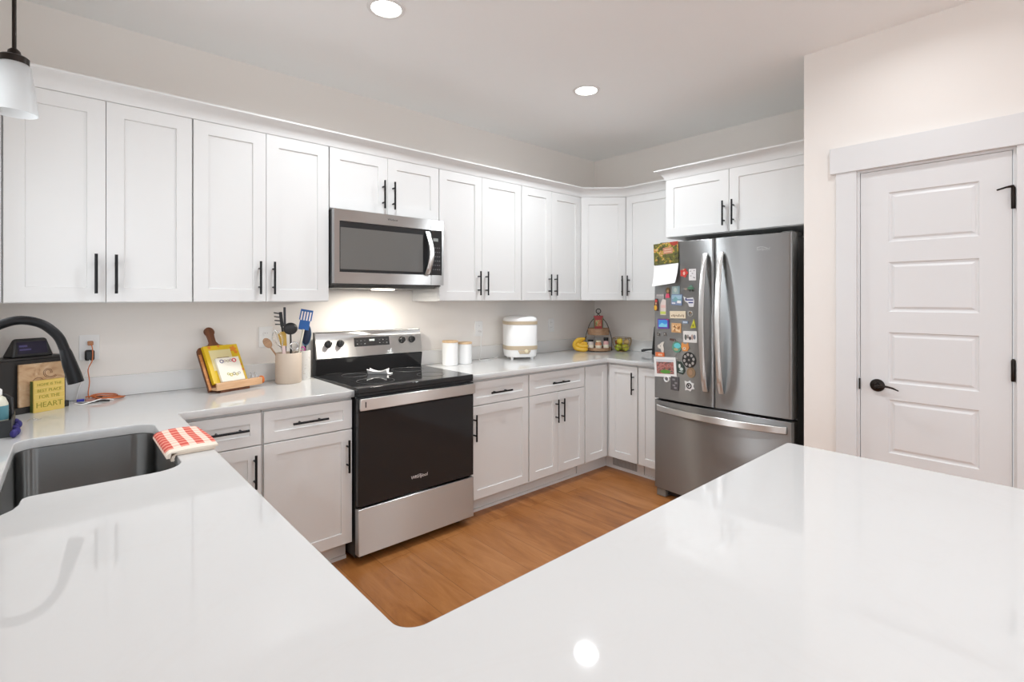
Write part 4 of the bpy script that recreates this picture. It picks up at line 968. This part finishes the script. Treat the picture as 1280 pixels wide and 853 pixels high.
def canister(x, y, r, h, label):
    t = thing('canister', label, 'canister', (x, y, CT))
    obj('jar', MB().lathe([(r-0.003, 0), (r, 0.003), (r, h-0.016), (r-0.002, h-0.014), (0.0, h-0.014)], 36, cap=False), M['white_ceramic'], t, smooth=True)
    obj('lid', MB().lathe([(r-0.004, h-0.0138), (r+0.001, h-0.013), (r+0.001, h-0.002), (r-0.001, h)], 36), M['wood_pale'], t, smooth=True)
canister(2.100, 3.015, 0.0565, 0.178, 'taller white canister with a pale wooden lid, next to the range')
canister(2.232, 3.020, 0.0545, 0.160, 'shorter white canister with a pale wooden lid')
rc = thing('rice_cooker', 'tall white countertop cooker with two beige bands and a dial', 'appliance', (2.762, 2.990, CT), math.radians(-30))
def sq_lathe(prof): return MB().lathe(prof, 48, sq=3.4)
obj('body', sq_lathe([(0.110, 0.018), (0.122, 0.024), (0.128, 0.06), (0.130, 0.10), (0.130, 0.272), (0.128, 0.275)]), M['white_plastic'], rc, smooth=True)
obj('lid', sq_lathe([(0.129, 0.302), (0.128, 0.318), (0.120, 0.330), (0.098, 0.338), (0.04, 0.341)]), M['white_plastic'], rc, smooth=True)
obj('upper_band', sq_lathe([(0.128, 0.2755), (0.133, 0.277), (0.133, 0.300), (0.129, 0.3015)]), M['beige_plastic'], rc, smooth=True)
lb_ = obj('lower_band', MB().lathe([(0.1302, 0.078), (0.1325, 0.080), (0.1325, 0.108), (0.1302, 0.110)], 48, cap=False, sq=3.4), M['beige_plastic'], rc, smooth=True)
obj('control_patch', MB().prism([(-0.030, 0.048), (0.045, 0.048), (0.060, 0.075), (-0.045, 0.075)], -0.1345, -0.120, 'y'), M['beige_plastic'], lb_, bevel=0.002)
obj('dial', MB().lathe([(0.014, 0), (0.014, 0.008), (0.011, 0.010)], 24).xf(R('X', 90)).xf(T(0.022, -0.1345, 0.070)), flat('cream dial', (0.78, 0.70, 0.48), 0.35), rc, smooth=True)
for sx_ in (-0.08, 0.08):
    for sy_ in (-0.08, 0.08): obj('foot', MB().lathe([(0.010, 0), (0.013, 0.019)], 14, (sx_, sy_, 0)), M['white_plastic'], rc, smooth=True)
cable('power_cord', [(2.482, 3.160, 1.134), (2.482, 3.135, 1.130), (2.478, 3.132, 1.10), (2.480, 3.138, 1.02), (2.470, 3.130, 0.95), (2.430, 3.09, CT+0.003), (2.47, 3.06, CT+0.003), (2.56, 3.09, CT+0.003), (2.62, 3.10, CT+0.01)], 0.0028, M['white_plastic'], 'white power cord hanging from the outlet left of the rice cooker', 'cord')

# tiered stand in the corner, with jars, bananas and the fruit bowl
TH = math.radians(-51.3)
ts = thing('tiered_stand', 'two-tier wooden stand with a wire ring handle in the worktop corner', 'tiered stand', (3.690, 2.930, CT), TH)
obj('lower_tray', MB().lathe([(0.105, 0.006), (0.116, 0.008), (0.118, 0.034), (0.113, 0.034), (0.111, 0.014), (0.0, 0.014)], 40, cap=False), M['wood_mid'], ts, smooth=True)
obj('upper_tray', MB().lathe([(0.0, 0.148), (0.090, 0.148), (0.098, 0.150), (0.098, 0.208), (0.093, 0.208), (0.092, 0.156), (0.0, 0.156)], 40, cap=False), M['wood_mid'], ts, smooth=True)
fm = M['bronze']
for s in (-1, 1): obj('side_rod', MB().tube(smooth_path([(s*0.121, 0.02, 0.0), (s*0.121, 0.02, 0.10), (s*0.101, 0.02, 0.18), (s*0.07, 0.01, 0.26), (s*0.012, 0.0, 0.325), (0, 0, 0.345)], 5), 0.003, 8), fm, ts, smooth=True)
obj('ring_handle', MB().ring((0, 0, 0.364), 0.021, 0.0035, 'y', 28), fm, ts, smooth=True)
for a in (0.5, 2.6, 4.2): obj('foot', MB().lathe([(0.008, 0), (0.008, 0.007)], 10, (0.08*math.cos(a), 0.08*math.sin(a), 0)), fm, ts)
rbx = thing('tea_tin', 'red tin with a green and cream label on the upper tier of the stand', 'tin', (3.690, 2.930, CT+0.1565), TH)
obj('tin', MB().box((-0.042, -0.030, 0), (0.042, 0.030, 0.166)), flat('red tin', (0.42, 0.025, 0.025), 0.35), rbx, bevel=0.003)
obj('label', MB().box((-0.026, -0.0312, 0.070), (0.024, -0.0304, 0.128)), picture('tin label', [(0, (0.20, 0.28, 0.06)), (0.42, (0.62, 0.50, 0.25)), (0.50, (0.65, 0.20, 0.08)), (0.60, (0.30, 0.06, 0.03))], 45, 2), rbx)
obj('side_stripe', MB().box((-0.0425, -0.0312, 0.052), (-0.034, -0.0304, 0.150)).box((0.034, -0.0312, 0.052), (0.0425, -0.0304, 0.150)), flat('green stripe', (0.08, 0.16, 0.05)), rbx)
def jar(dx, dy, r, h, body, lidm, label, lid_h=0.014, name='jar'):
    p = Matrix.Rotation(TH, 3, 'Z') @ Vector((dx, dy, 0))
    t = thing(name, label, 'jar', (3.690+p.x, 2.930+p.y, CT+0.0145), TH)
    obj('glass', MB().lathe([(r-0.002, 0), (r, 0.003), (r, h*0.8), (r*0.82, h*0.92), (r*0.8, h)], 26), body, t, smooth=True)
    obj('lid', MB().lathe([(r*0.84, h+0.0005), (r*0.86, h+0.002), (r*0.84, h+lid_h)], 24), lidm, t, smooth=True)
    obj('label', MB().lathe([(r+0.0004, h*0.25), (r+0.0004, h*0.6)], 26, cap=False), M['cream'], t, smooth=True)
jar(-0.070, -0.050, 0.030, 0.075, flat('salt jar', (0.62, 0.55, 0.50), 0.15), M['blackplastic'], 'small jar of white salt with a dark lid on the lower tier, left')
jar(0.0, -0.070, 0.029, 0.072, flat('peach spice jar', (0.62, 0.30, 0.16), 0.15), flat('cream lid', (0.75, 0.68, 0.48), 0.4), 'peach coloured spice jar with a cream lid, middle of the lower tier')
jar(0.068, -0.048, 0.026, 0.082, flat('pink salt jar', (0.66, 0.38, 0.36), 0.15), M['blackplastic'], 'pink salt grinder with a tall black top on the lower tier, right', 0.030, 'salt_grinder')
bn = thing('banana_bunch', 'bunch of ripe yellow bananas left of the tiered stand', 'bananas', (3.520, 2.985, CT), TH)
M['banana'] = mat('banana skin', (0.74, 0.44, 0.03), 0.45); M['stem'] = mat('banana stem', (0.10, 0.06, 0.02), 0.6)
def banana(pts):
    p = smooth_path(pts, 6); n = len(p); rs = []
    for i in range(n):
        t = i/(n-1); rs.append(0.005+0.0145*min(1, t/0.22, (1-t)/0.12)**0.6)
    b = obj('banana', MB().tube(p, rs, 12), M['banana'], bn, smooth=True)
    obj('tip', MB().ball(p[-1], 0.0055, 8), M['stem'], b, smooth=True)
banana([(0.030, 0.0, 0.118), (-0.028, -0.01, 0.108), (-0.064, -0.015, 0.070), (-0.050, -0.02, 0.032), (0.0, -0.025, 0.020), (0.055, -0.025, 0.021)])
banana([(0.030, 0.004, 0.118), (-0.015, 0.0, 0.100), (-0.040, -0.005, 0.072), (-0.010, -0.018, 0.050), (0.060, -0.022, 0.052)])
banana([(0.030, 0.010, 0.118), (-0.020, 0.02, 0.105), (-0.055, 0.028, 0.07), (-0.040, 0.02, 0.034), (0.005, 0.018, 0.021), (0.055, 0.02, 0.021)])
banana([(0.028, 0.008, 0.116), (-0.004, 0.012, 0.104), (-0.022, 0.012, 0.085), (0.0, 0.012, 0.070), (0.050, 0.008, 0.074)])
obj('stem', MB().tube([(0.026, 0.005, 0.112), (0.034, 0.005, 0.126), (0.040, 0.005, 0.142)], [0.011, 0.008, 0.006], 10), M['stem'], bn, smooth=True)
BXc, BYc = 3.800, 2.750
bw = thing('fruit_bowl', 'round wire fruit bowl right of the tiered stand', 'bowl', (BXc, BYc, CT), TH)
amber = mat('brass wire', (0.36, 0.24, 0.10), 0.35, 0.8)
def bprof(t): return (0.040+0.046*math.sin(t*PI*0.62), 0.003+0.120*t)
for t_ in (0.0, 0.35, 1.0):
    r_, z_ = bprof(t_); obj('hoop', MB().ring((0, 0, z_), r_, 0.0028, 'z', 36), amber, bw, smooth=True)
for k in range(16):
    a = 2*PI*k/16; obj('wire', MB().tube([(bprof(i/8)[0]*math.cos(a), bprof(i/8)[0]*math.sin(a), bprof(i/8)[1]) for i in range(9)], 0.0017, 6), amber, bw, smooth=True)
obj('bottom_disc', MB().lathe([(0.041, 0.0), (0.041, 0.0025)], 24), amber, bw)
def fruit(dx, dy, z, r, col, label, cat, sc=(1, 1, 1), name='apple'):
    p = Matrix.Rotation(TH, 3, 'Z') @ Vector((dx, dy, 0))
    t = thing(name, label, cat, (BXc+p.x, BYc+p.y, CT+z))
    obj('flesh', MB().ball((0, 0, r*sc[2]), r, 20, sc), mat(cat+' skin', col, 0.35), t, smooth=True)
    obj('stalk', MB().tube([(0, 0, 2*r*sc[2]-0.003), (0.002, 0, 2*r*sc[2]+0.007)], 0.0015, 6), M['stem'], t)
fruit(-0.032, -0.020, 0.006, 0.031, (0.38, 0.46, 0.03), 'green apple at the bottom left of the fruit bowl', 'apple')
fruit(0.032, -0.022, 0.006, 0.031, (0.56, 0.55, 0.06), 'yellow green apple at the bottom right of the fruit bowl', 'apple')
fruit(0.0, 0.035, 0.006, 0.031, (0.50, 0.50, 0.05), 'green apple at the back of the fruit bowl', 'apple')
fruit(-0.018, -0.012, 0.064, 0.028, (0.78, 0.62, 0.04), 'bright yellow lemon on top of the fruit bowl pile', 'lemon', (1.0, 1.0, 1.1), 'lemon')
fruit(0.040, 0.018, 0.060, 0.026, (0.70, 0.48, 0.20), 'pale peach on the right side of the fruit bowl pile', 'peach', (1, 1, 0.95), 'peach')
fruit(-0.036, 0.032, 0.058, 0.024, (0.40, 0.12, 0.06), 'small reddish fruit at the back left of the fruit bowl', 'plum', (1, 1, 0.95), 'plum')
gp = thing('griddle_pan', 'black square pan standing upright behind the refrigerator edge', 'pan', (3.780, 2.330, CT))
pm = MB().prism([(2.42, 0.914), (2.425, 0.93), (2.402, 1.150), (2.39, 1.165), (2.19, 1.165), (2.18, 1.15), (2.18, 0.914)], 3.775, 3.797, 'x')
obj('pan', pm, M['blackplastic'], gp, world=True, bevel=0.004)
obj('handle', MB().tube([(3.776, 2.415, 0.960), (3.752, 2.450, 0.955), (3.735, 2.475, 0.950), (3.722, 2.492, 0.946)], [0.006, 0.008, 0.012, 0.009], 12), M['blackplastic'], gp, world=True, smooth=True)

# ------------------------------------------------------------------ magnets and papers on the refrigerator
def mag(name, label, cat, y, z, parts, tilt=0, th=0.003):
    """parts: (part name, shape, colour or material, relief) in local x (to the right) and z (up)"""
    s = 0.048*((y-(FY0+FY1)/2)/0.459)/0.459
    t = thing(name, label, cat, (fx(y)-0.0012, y, z)); t.rotation_euler = (0, math.radians(-tilt), -(PI/2+s)); t.rotation_mode = 'XYZ'
    e = Matrix.Rotation(-(PI/2+s), 4, 'Z') @ Matrix.Rotation(math.radians(-tilt), 4, 'Y'); t.rotation_euler = e.to_euler()
    first = None
    for i, (pn, shp, col, rel) in enumerate(parts):
        m = col if not isinstance(col, tuple) else flat(pn.replace('_', ' ')+' colour', col, 0.45)
        y1 = 0 if i == 0 else -th; y0 = -th-rel if i else -th
        if shp[0] == 'rect':
            _, x, zz, w, h = shp; mb = MB().box((x-w/2, y0, zz-h/2), (x+w/2, y1, zz+h/2))
        elif shp[0] == 'disc':
            _, x, zz, a, b = shp; mb = MB().prism([(x+a*math.cos(k*PI/12), zz+b*math.sin(k*PI/12)) for k in range(24)], y0, y1, 'y')
        elif shp[0] == 'poly': mb = MB().prism(shp[1], y0, y1, 'y')
        elif shp[0] == 'hoop':
            _, x, zz, a, b = shp; mb = MB().ring((x, (y0+y1)/2 if i else -th/2, zz), a, b, 'y', 24)
        elif shp[0] == 'flower':
            _, x, zz, a, n = shp; mb = MB().prism([(x+a*(1+0.16*math.cos(n*k*PI/30))*math.cos(k*PI/30), zz+a*(1+0.16*math.cos(n*k*PI/30))*math.sin(k*PI/30)) for k in range(60)], y0, y1, 'y')
        o = obj(pn, mb, m, t)
    return t
P_ = picture
cal = mag('wall_calendar', 'calendar hung at the top left of the fridge door, autumn picture over a white page', 'calendar', 1.902, 1.709, [
    ('picture', ('rect', 0, 0, 0.200, 0.148), P_('harvest picture', [(0, (0.05, 0.045, 0.015)), (0.40, (0.10, 0.10, 0.02)), (0.55, (0.42, 0.34, 0.03)), (0.60, (0.35, 0.10, 0.03)), (0.64, (0.52, 0.35, 0.16))], 34, 3, 1), 0),
    ('caption_plate', ('rect', 0.018, 0.018, 0.078, 0.044), (0.45, 0.20, 0.12), 0.0006),
    ('corner_leaves', ('poly', [(0.03, 0.074), (0.099, 0.074), (0.099, 0.055), (0.07, 0.045), (0.045, 0.055)]), (0.33, 0.035, 0.02), 0.0008),
    ('caption_bar', ('rect', 0.018, 0.026, 0.055, 0.006), (0.60, 0.40, 0.28), 0.0010),
    ('caption_bar', ('rect', 0.018, 0.010, 0.060, 0.006), (0.60, 0.40, 0.28), 0.0010)], tilt=2, th=0.004)
pg = MB(); bmp = pg.bm; prev = None
for i in range(9):     # page stack that curls out at the bottom
    t = i/8; zz = -0.076-0.145*t; yy = -0.004-0.030*t*t; off = -0.012*t
    q = [bmp.verts.new(p) for p in ((-0.099, yy-0.003, zz-0.005), (0.100+off, yy-0.003, zz+0.010*t), (0.100+off, yy, zz+0.010*t), (-0.099, yy, zz-0.005))]
    if prev:
        for k in range(4): bmp.faces.new((prev[k], prev[(k+1) % 4], q[(k+1) % 4], q[k]))
    else: bmp.faces.new(q)
    prev = q
bmp.faces.new(prev[::-1])
obj('page', pg, M['paper'], cal, smooth=True)
obj('binding', MB().box((-0.100, -0.008, -0.092), (0.100, -0.0042, -0.080)), M['white_plastic'], cal, bevel=0.001)
mag('fridge_magnet', 'red flower magnet right of the calendar page', 'magnet', 1.760, 1.567, [('body', ('flower', 0, 0, 0.027, 5), (0.50, 0.04, 0.03), 0), ('center', ('disc', 0.002, -0.002, 0.008, 0.012), (0.72, 0.45, 0.38), 0.002), ('pin', ('disc', -0.002, 0.024, 0.006, 0.006), (0.55, 0.35, 0.25), 0.002)])
mag('note_card', 'white card with small grey marks, beside the left door handle', 'card', 1.698, 1.554, [('card', ('rect', 0, 0, 0.052, 0.076), (0.70, 0.68, 0.68), 0)]+[('mark', ('rect', a, b, 0.010, 0.005), (0.28, 0.26, 0.28), 0.0005) for a, b in ((-0.014, 0.024), (0.012, 0.026), (0.0, 0.008), (-0.012, -0.008), (0.010, -0.018), (0.014, -0.022))], th=0.0012)
mag('fridge_magnet', 'small figure magnet in brown and pink below the calendar page', 'magnet', 1.886, 1.436, [('body', ('disc', 0, 0.014, 0.016, 0.022), (0.18, 0.12, 0.05), 0), ('face', ('disc', 0.001, 0.010, 0.009, 0.010), (0.50, 0.30, 0.16), 0.001), ('skirt', ('poly', [(-0.018, -0.036), (0.018, -0.036), (0.010, -0.006), (-0.010, -0.006)]), (0.62, 0.07, 0.14), 0.0015)])
mag('fridge_magnet', 'pale teal square magnet above the blue landscape magnet', 'magnet', 1.822, 1.452, [('body', ('rect', 0, 0, 0.058, 0.054), (0.36, 0.50, 0.50), 0), ('motif', ('disc', -0.004, 0.002, 0.012, 0.016), (0.58, 0.66, 0.62), 0.0008), ('edge', ('rect', 0.024, 0, 0.008, 0.054), (0.25, 0.36, 0.42), 0.0006)], tilt=3)
mag('fridge_magnet', 'green and brown biplane shaped magnet beside the left door handle', 'magnet', 1.720, 1.464, [('body', ('disc', 0.008, 0.0, 0.026, 0.008), (0.08, 0.20, 0.12), 0), ('tail', ('disc', -0.024, -0.004, 0.012, 0.009), (0.26, 0.22, 0.18), 0.001), ('wing', ('rect', 0.012, 0.016, 0.022, 0.010), (0.13, 0.25, 0.20), 0.001), ('wheel', ('disc', 0.004, -0.015, 0.008, 0.007), (0.05, 0.05, 0.05), 0.001), ('wheel', ('disc', 0.026, -0.015, 0.008, 0.007), (0.05, 0.05, 0.05), 0.001)])
mag('fridge_magnet', 'blue landscape magnet with a white patch, centre of the door', 'magnet', 1.816, 1.387, [('body', ('rect', 0, 0, 0.084, 0.074), (0.20, 0.26, 0.40), 0), ('sky', ('rect', 0, 0.018, 0.076, 0.026), (0.30, 0.45, 0.55), 0.0006), ('hill', ('poly', [(-0.034, -0.006), (-0.010, 0.022), (0.016, 0.0), (0.036, 0.010), (0.036, -0.012), (-0.034, -0.012)]), (0.16, 0.34, 0.36), 0.0009), ('white_patch', ('rect', 0.020, -0.014, 0.030, 0.018), (0.75, 0.75, 0.76), 0.0012), ('white_patch', ('rect', -0.022, -0.024, 0.026, 0.010), (0.60, 0.60, 0.64), 0.0012)], tilt=-2)
mag('fridge_magnet', 'white and navy word shaped magnet beside the left door handle', 'magnet', 1.725, 1.376, [('body', ('poly', [(-0.042, 0.034), (-0.016, 0.020), (0.030, 0.026), (0.040, 0.004), (0.036, -0.036), (0.004, -0.036), (-0.006, -0.010), (-0.026, 0.0)]), (0.70, 0.70, 0.72), 0), ('navy_stroke', ('rect', 0.008, 0.010, 0.050, 0.008), (0.04, 0.05, 0.20), 0.0008), ('navy_stroke', ('rect', 0.016, -0.008, 0.034, 0.008), (0.04, 0.05, 0.20), 0.0008), ('navy_stroke', ('rect', -0.020, 0.014, 0.010, 0.016), (0.04, 0.05, 0.20), 0.0008)])
mag('fridge_magnet', 'grey lettered strip magnet near the left edge below the calendar', 'magnet', 1.949, 1.411, [('body', ('rect', 0, 0, 0.066, 0.034), (0.36, 0.34, 0.34), 0)]+[('stroke', ('rect', -0.024+0.012*i, 0.007, 0.007, 0.012), (0.62, 0.60, 0.60), 0.0006) for i in range(5)])
mag('fridge_magnet', 'red black and yellow figure magnet at the left edge of the door', 'magnet', 1.982, 1.352, [('body', ('poly', [(-0.016, -0.044), (0.016, -0.044), (0.018, 0.0), (0.010, 0.042), (-0.010, 0.042), (-0.018, 0.0)]), (0.07, 0.03, 0.03), 0), ('yellow_coat', ('disc', -0.006, -0.022, 0.013, 0.018), (0.68, 0.38, 0.04), 0.001), ('red_hat', ('disc', 0.0, 0.026, 0.011, 0.010), (0.45, 0.05, 0.04), 0.001), ('face', ('disc', -0.002, 0.008, 0.007, 0.007), (0.60, 0.35, 0.22), 0.001)])
mag('note_card', 'pale pink and lime green card right of the red and yellow figure', 'card', 1.930, 1.336, [('card', ('poly', [(-0.018, -0.056), (0.028, -0.056), (0.028, 0.050), (0.000, 0.056), (-0.018, 0.02)]), (0.62, 0.54, 0.50), 0), ('green_band', ('rect', 0.004, -0.040, 0.044, 0.018), (0.52, 0.60, 0.12), 0.0006), ('pink_band', ('rect', 0.006, 0.004, 0.036, 0.020), (0.66, 0.42, 0.38), 0.0006)], th=0.0015)
mag('fridge_magnet', 'long cream magnet with a row of dark scribbled letters', 'magnet', 1.808, 1.285, [('body', ('rect', 0, 0, 0.122, 0.050), (0.72, 0.62, 0.46), 0)]+[('letter', ('rect', -0.046+0.0115*i, -0.008+0.003*(i % 2), 0.006, 0.009+0.004*((i*7) % 3)), (0.24, 0.18, 0.12), 0.0006) for i in range(9)], tilt=1)
mag('fridge_magnet', 'small ring charm magnet with a brown bead beside the handle', 'magnet', 1.713, 1.293, [('body', ('hoop', 0, 0, 0.016, 0.0028), (0.42, 0.40, 0.36), 0), ('bead', ('disc', 0.002, 0.008, 0.007, 0.007), (0.28, 0.18, 0.10), 0.001)])
mag('fridge_magnet', 'bright blue picture magnet in a purple frame, left side of the door', 'magnet', 1.924, 1.219, [('frame', ('rect', 0, 0, 0.092, 0.068), (0.14, 0.05, 0.32), 0), ('picture', ('rect', -0.002, 0.001, 0.074, 0.050), (0.05, 0.26, 0.66), 0.0006), ('surf', ('poly', [(-0.036, -0.012), (-0.01, 0.006), (0.018, -0.006), (0.030, 0.004), (0.033, -0.022), (-0.036, -0.022)]), (0.20, 0.56, 0.74), 0.001), ('red_corner', ('rect', 0.036, 0.029, 0.018, 0.006), (0.50, 0.06, 0.08), 0.001)], tilt=1)
mag('fridge_magnet', 'orange and brown picture magnet right of the purple framed one', 'magnet', 1.819, 1.195, [('body', ('rect', 0, 0, 0.074, 0.064), (0.62, 0.35, 0.16), 0), ('picture', ('rect', 0, -0.002, 0.058, 0.046), P_('toffee picture', [(0, (0.20, 0.09, 0.04)), (0.45, (0.58, 0.28, 0.10)), (0.55, (0.74, 0.55, 0.32))], 60, 2, 3), 0.0006)], tilt=-1)
mag('fridge_magnet', 'tiny steel blue bar magnet near the left door handle', 'magnet', 1.751, 1.236, [('body', ('rect', 0, 0, 0.044, 0.017), (0.22, 0.30, 0.42), 0), ('stripe', ('rect', 0, 0, 0.030, 0.006), (0.62, 0.66, 0.70), 0.0006)])
mag('fridge_magnet', 'yellow green triangular magnet beside the left door handle', 'magnet', 1.693, 1.227, [('body', ('poly', [(-0.020, -0.030), (0.020, -0.026), (0.006, 0.032)]), (0.52, 0.50, 0.04), 0), ('motif', ('disc', 0.002, -0.010, 0.007, 0.009), (0.25, 0.26, 0.02), 0.001)])
mag('fridge_magnet', 'tiny dark square magnet, left one of the little pair', 'magnet', 1.965, 1.143, [('body', ('rect', 0, 0, 0.022, 0.020), (0.12, 0.11, 0.10), 0), ('dot', ('disc', 0, 0, 0.004, 0.004), (0.45, 0.42, 0.38), 0.001)])
mag('fridge_magnet', 'tiny dark square magnet, right one of the little pair', 'magnet', 1.909, 1.147, [('body', ('rect', 0, 0, 0.022, 0.022), (0.14, 0.13, 0.12), 0), ('dot', ('disc', -0.003, 0.003, 0.005, 0.004), (0.50, 0.48, 0.44), 0.001)], tilt=12)
mag('photo_card', 'white card with a row of black and grey figures beside the handle', 'card', 1.716, 1.140, [('card', ('rect', 0, 0, 0.100, 0.076), (0.74, 0.72, 0.69), 0)]+[('figure', ('disc', -0.032+0.016*i, -0.004+0.006*math.sin(i*2.2), 0.0085, 0.015+0.004*math.cos(i*1.9)), c_, 0.0006) for i, c_ in enumerate([(0.12, 0.13, 0.12), (0.30, 0.26, 0.24), (0.06, 0.06, 0.07), (0.45, 0.32, 0.28), (0.18, 0.20, 0.24)])], th=0.0012, tilt=1)
mag('fridge_magnet', 'white bird shaped magnet above the orange label', 'magnet', 1.940, 1.055, [('body', ('poly', [(-0.030, 0.012), (-0.014, 0.018), (0.004, 0.034), (0.026, 0.040), (0.014, 0.014), (0.022, -0.012), (0.018, -0.040), (0.004, -0.036), (-0.006, -0.012), (-0.022, -0.010), (-0.030, 0.0)]), (0.66, 0.62, 0.56), 0), ('eye', ('disc', -0.006, 0.006, 0.003, 0.003), (0.10, 0.10, 0.10), 0.0008)])
mag('fridge_magnet', 'short dark brown bar magnet above the teal round one', 'magnet', 1.848, 1.111, [('body', ('rect', 0, 0, 0.044, 0.014), (0.10, 0.05, 0.04), 0), ('tip', ('rect', 0.018, 0, 0.008, 0.010), (0.30, 0.26, 0.24), 0.0008)], tilt=-6)
mag('fridge_magnet', 'round teal and green magnet left of the orange animal', 'magnet', 1.816, 1.064, [('body', ('disc', 0, 0, 0.036, 0.037), (0.10, 0.28, 0.20), 0), ('sea', ('disc', 0.006, 0.010, 0.026, 0.018), (0.14, 0.55, 0.60), 0.0008), ('sand', ('disc', -0.004, -0.016, 0.018, 0.009), (0.45, 0.40, 0.20), 0.0010)])
mag('fridge_magnet', 'orange fox face shaped magnet beside the teal round one', 'magnet', 1.752, 1.071, [('body', ('poly', [(-0.030, -0.006), (-0.024, 0.030), (-0.008, 0.018), (0.010, 0.018), (0.022, 0.030), (0.030, -0.006), (0.018, -0.028), (-0.014, -0.032)]), (0.66, 0.28, 0.08), 0), ('muzzle', ('disc', -0.004, -0.012, 0.012, 0.010), (0.74, 0.56, 0.40), 0.001), ('nose', ('disc', -0.005, -0.010, 0.0035, 0.003), (0.08, 0.05, 0.04), 0.0016)])
fp = mag('framed_photo', 'white bordered photo of a red and green garden, lower left of the door', 'photo', 1.909, 0.918, [('border', ('rect', 0, 0, 0.180, 0.138), (0.80, 0.80, 0.79), 0), ('picture', ('rect', 0, 0.003, 0.142, 0.100), P_('garden photo', [(0, (0.10, 0.09, 0.09)), (0.42, (0.36, 0.12, 0.10)), (0.52, (0.45, 0.20, 0.18)), (0.62, (0.14, 0.12, 0.12))], 50, 3, 5), 0.0006), ('sky', ('rect', 0, 0.044, 0.142, 0.018), (0.62, 0.64, 0.66), 0.0010), ('lawn', ('disc', 0.002, -0.032, 0.042, 0.013), (0.10, 0.30, 0.05), 0.0010)], tilt=4, th=0.002)
mag('fridge_magnet', 'orange label magnet holding the top of the garden photo', 'magnet', 1.952, 1.002, [('body', ('rect', 0, 0, 0.074, 0.030), (0.70, 0.18, 0.06), 0), ('print', ('rect', 0.004, -0.002, 0.034, 0.012), (0.80, 0.50, 0.34), 0.0008)], tilt=2)
mag('fridge_magnet', 'dark green rounded magnet with white motif, right of the garden photo', 'magnet', 1.787, 0.926, [('body', ('poly', [(-0.026, 0.044), (0.006, 0.040), (0.030, 0.010), (0.034, -0.020), (0.020, -0.044), (-0.026, -0.036)]), (0.035, 0.055, 0.045), 0), ('motif', ('disc', -0.006, 0.012, 0.008, 0.014), (0.65, 0.66, 0.64), 0.0008), ('motif', ('disc', 0.008, -0.008, 0.013, 0.011), (0.50, 0.58, 0.56), 0.0008), ('motif', ('rect', 0.004, -0.026, 0.030, 0.006), (0.42, 0.48, 0.46), 0.0008)])
wl = [('body', ('disc', 0, 0, 0.050, 0.053), (0.022, 0.022, 0.022), 0), ('hub', ('disc', 0, 0, 0.007, 0.007), (0.34, 0.32, 0.30), 0.0008)]
for k in range(8): wl.append(('hole', ('disc', 0.034*math.cos(k*PI/4+0.2), 0.036*math.sin(k*PI/4+0.2), 0.009, 0.010), (0.40, 0.38, 0.36), 0.0006))
mag('fridge_magnet', 'large black round magnet with a ring of pale dots beside the handle', 'magnet', 1.723, 0.985, wl)
mag('fridge_magnet', 'brown round magnet directly below the large black one', 'magnet', 1.708, 0.902, [('body', ('disc', 0, 0, 0.031, 0.035), (0.28, 0.19, 0.11), 0), ('motif', ('disc', -0.004, 0.002, 0.014, 0.018), (0.38, 0.24, 0.15), 0.0008)])
mag('fridge_magnet', 'white hook shaped magnet under the garden photo', 'magnet', 1.897, 0.832, [('body', ('hoop', 0, 0.004, 0.018, 0.0050), (0.78, 0.78, 0.77), 0), ('pad', ('disc', 0.004, 0.008, 0.009, 0.011), (0.16, 0.16, 0.17), 0.0005)])
mag('fridge_magnet', 'dark grey upright rectangular magnet under the garden photo', 'magnet', 1.831, 0.814, [('body', ('rect', 0, 0, 0.062, 0.094), (0.085, 0.08, 0.085), 0)]+[('print', ('rect', a, b, 0.020, 0.012), (0.26, 0.25, 0.26), 0.0006) for a, b in ((-0.008, 0.026), (0.010, 0.004), (-0.006, -0.014), (0.006, -0.030))], tilt=-1)
mag('fridge_magnet', 'white sticker magnet with a black swirl, lowest on the door', 'magnet', 1.722, 0.812, [('body', ('poly', [(-0.034, 0.030), (-0.010, 0.026), (0.006, 0.036), (0.014, 0.024), (0.036, 0.020), (0.030, 0.002), (0.038, -0.018), (0.018, -0.020), (0.010, -0.036), (-0.010, -0.028), (-0.030, -0.034), (-0.026, -0.008)]), (0.78, 0.78, 0.77), 0), ('swirl', ('hoop', 0, 0, 0.016, 0.0036), (0.03, 0.03, 0.03), 0.0030), ('arrow', ('poly', [(-0.012, 0.012), (0.006, 0.004), (-0.004, -0.010)]), (0.03, 0.03, 0.03), 0.0010)])
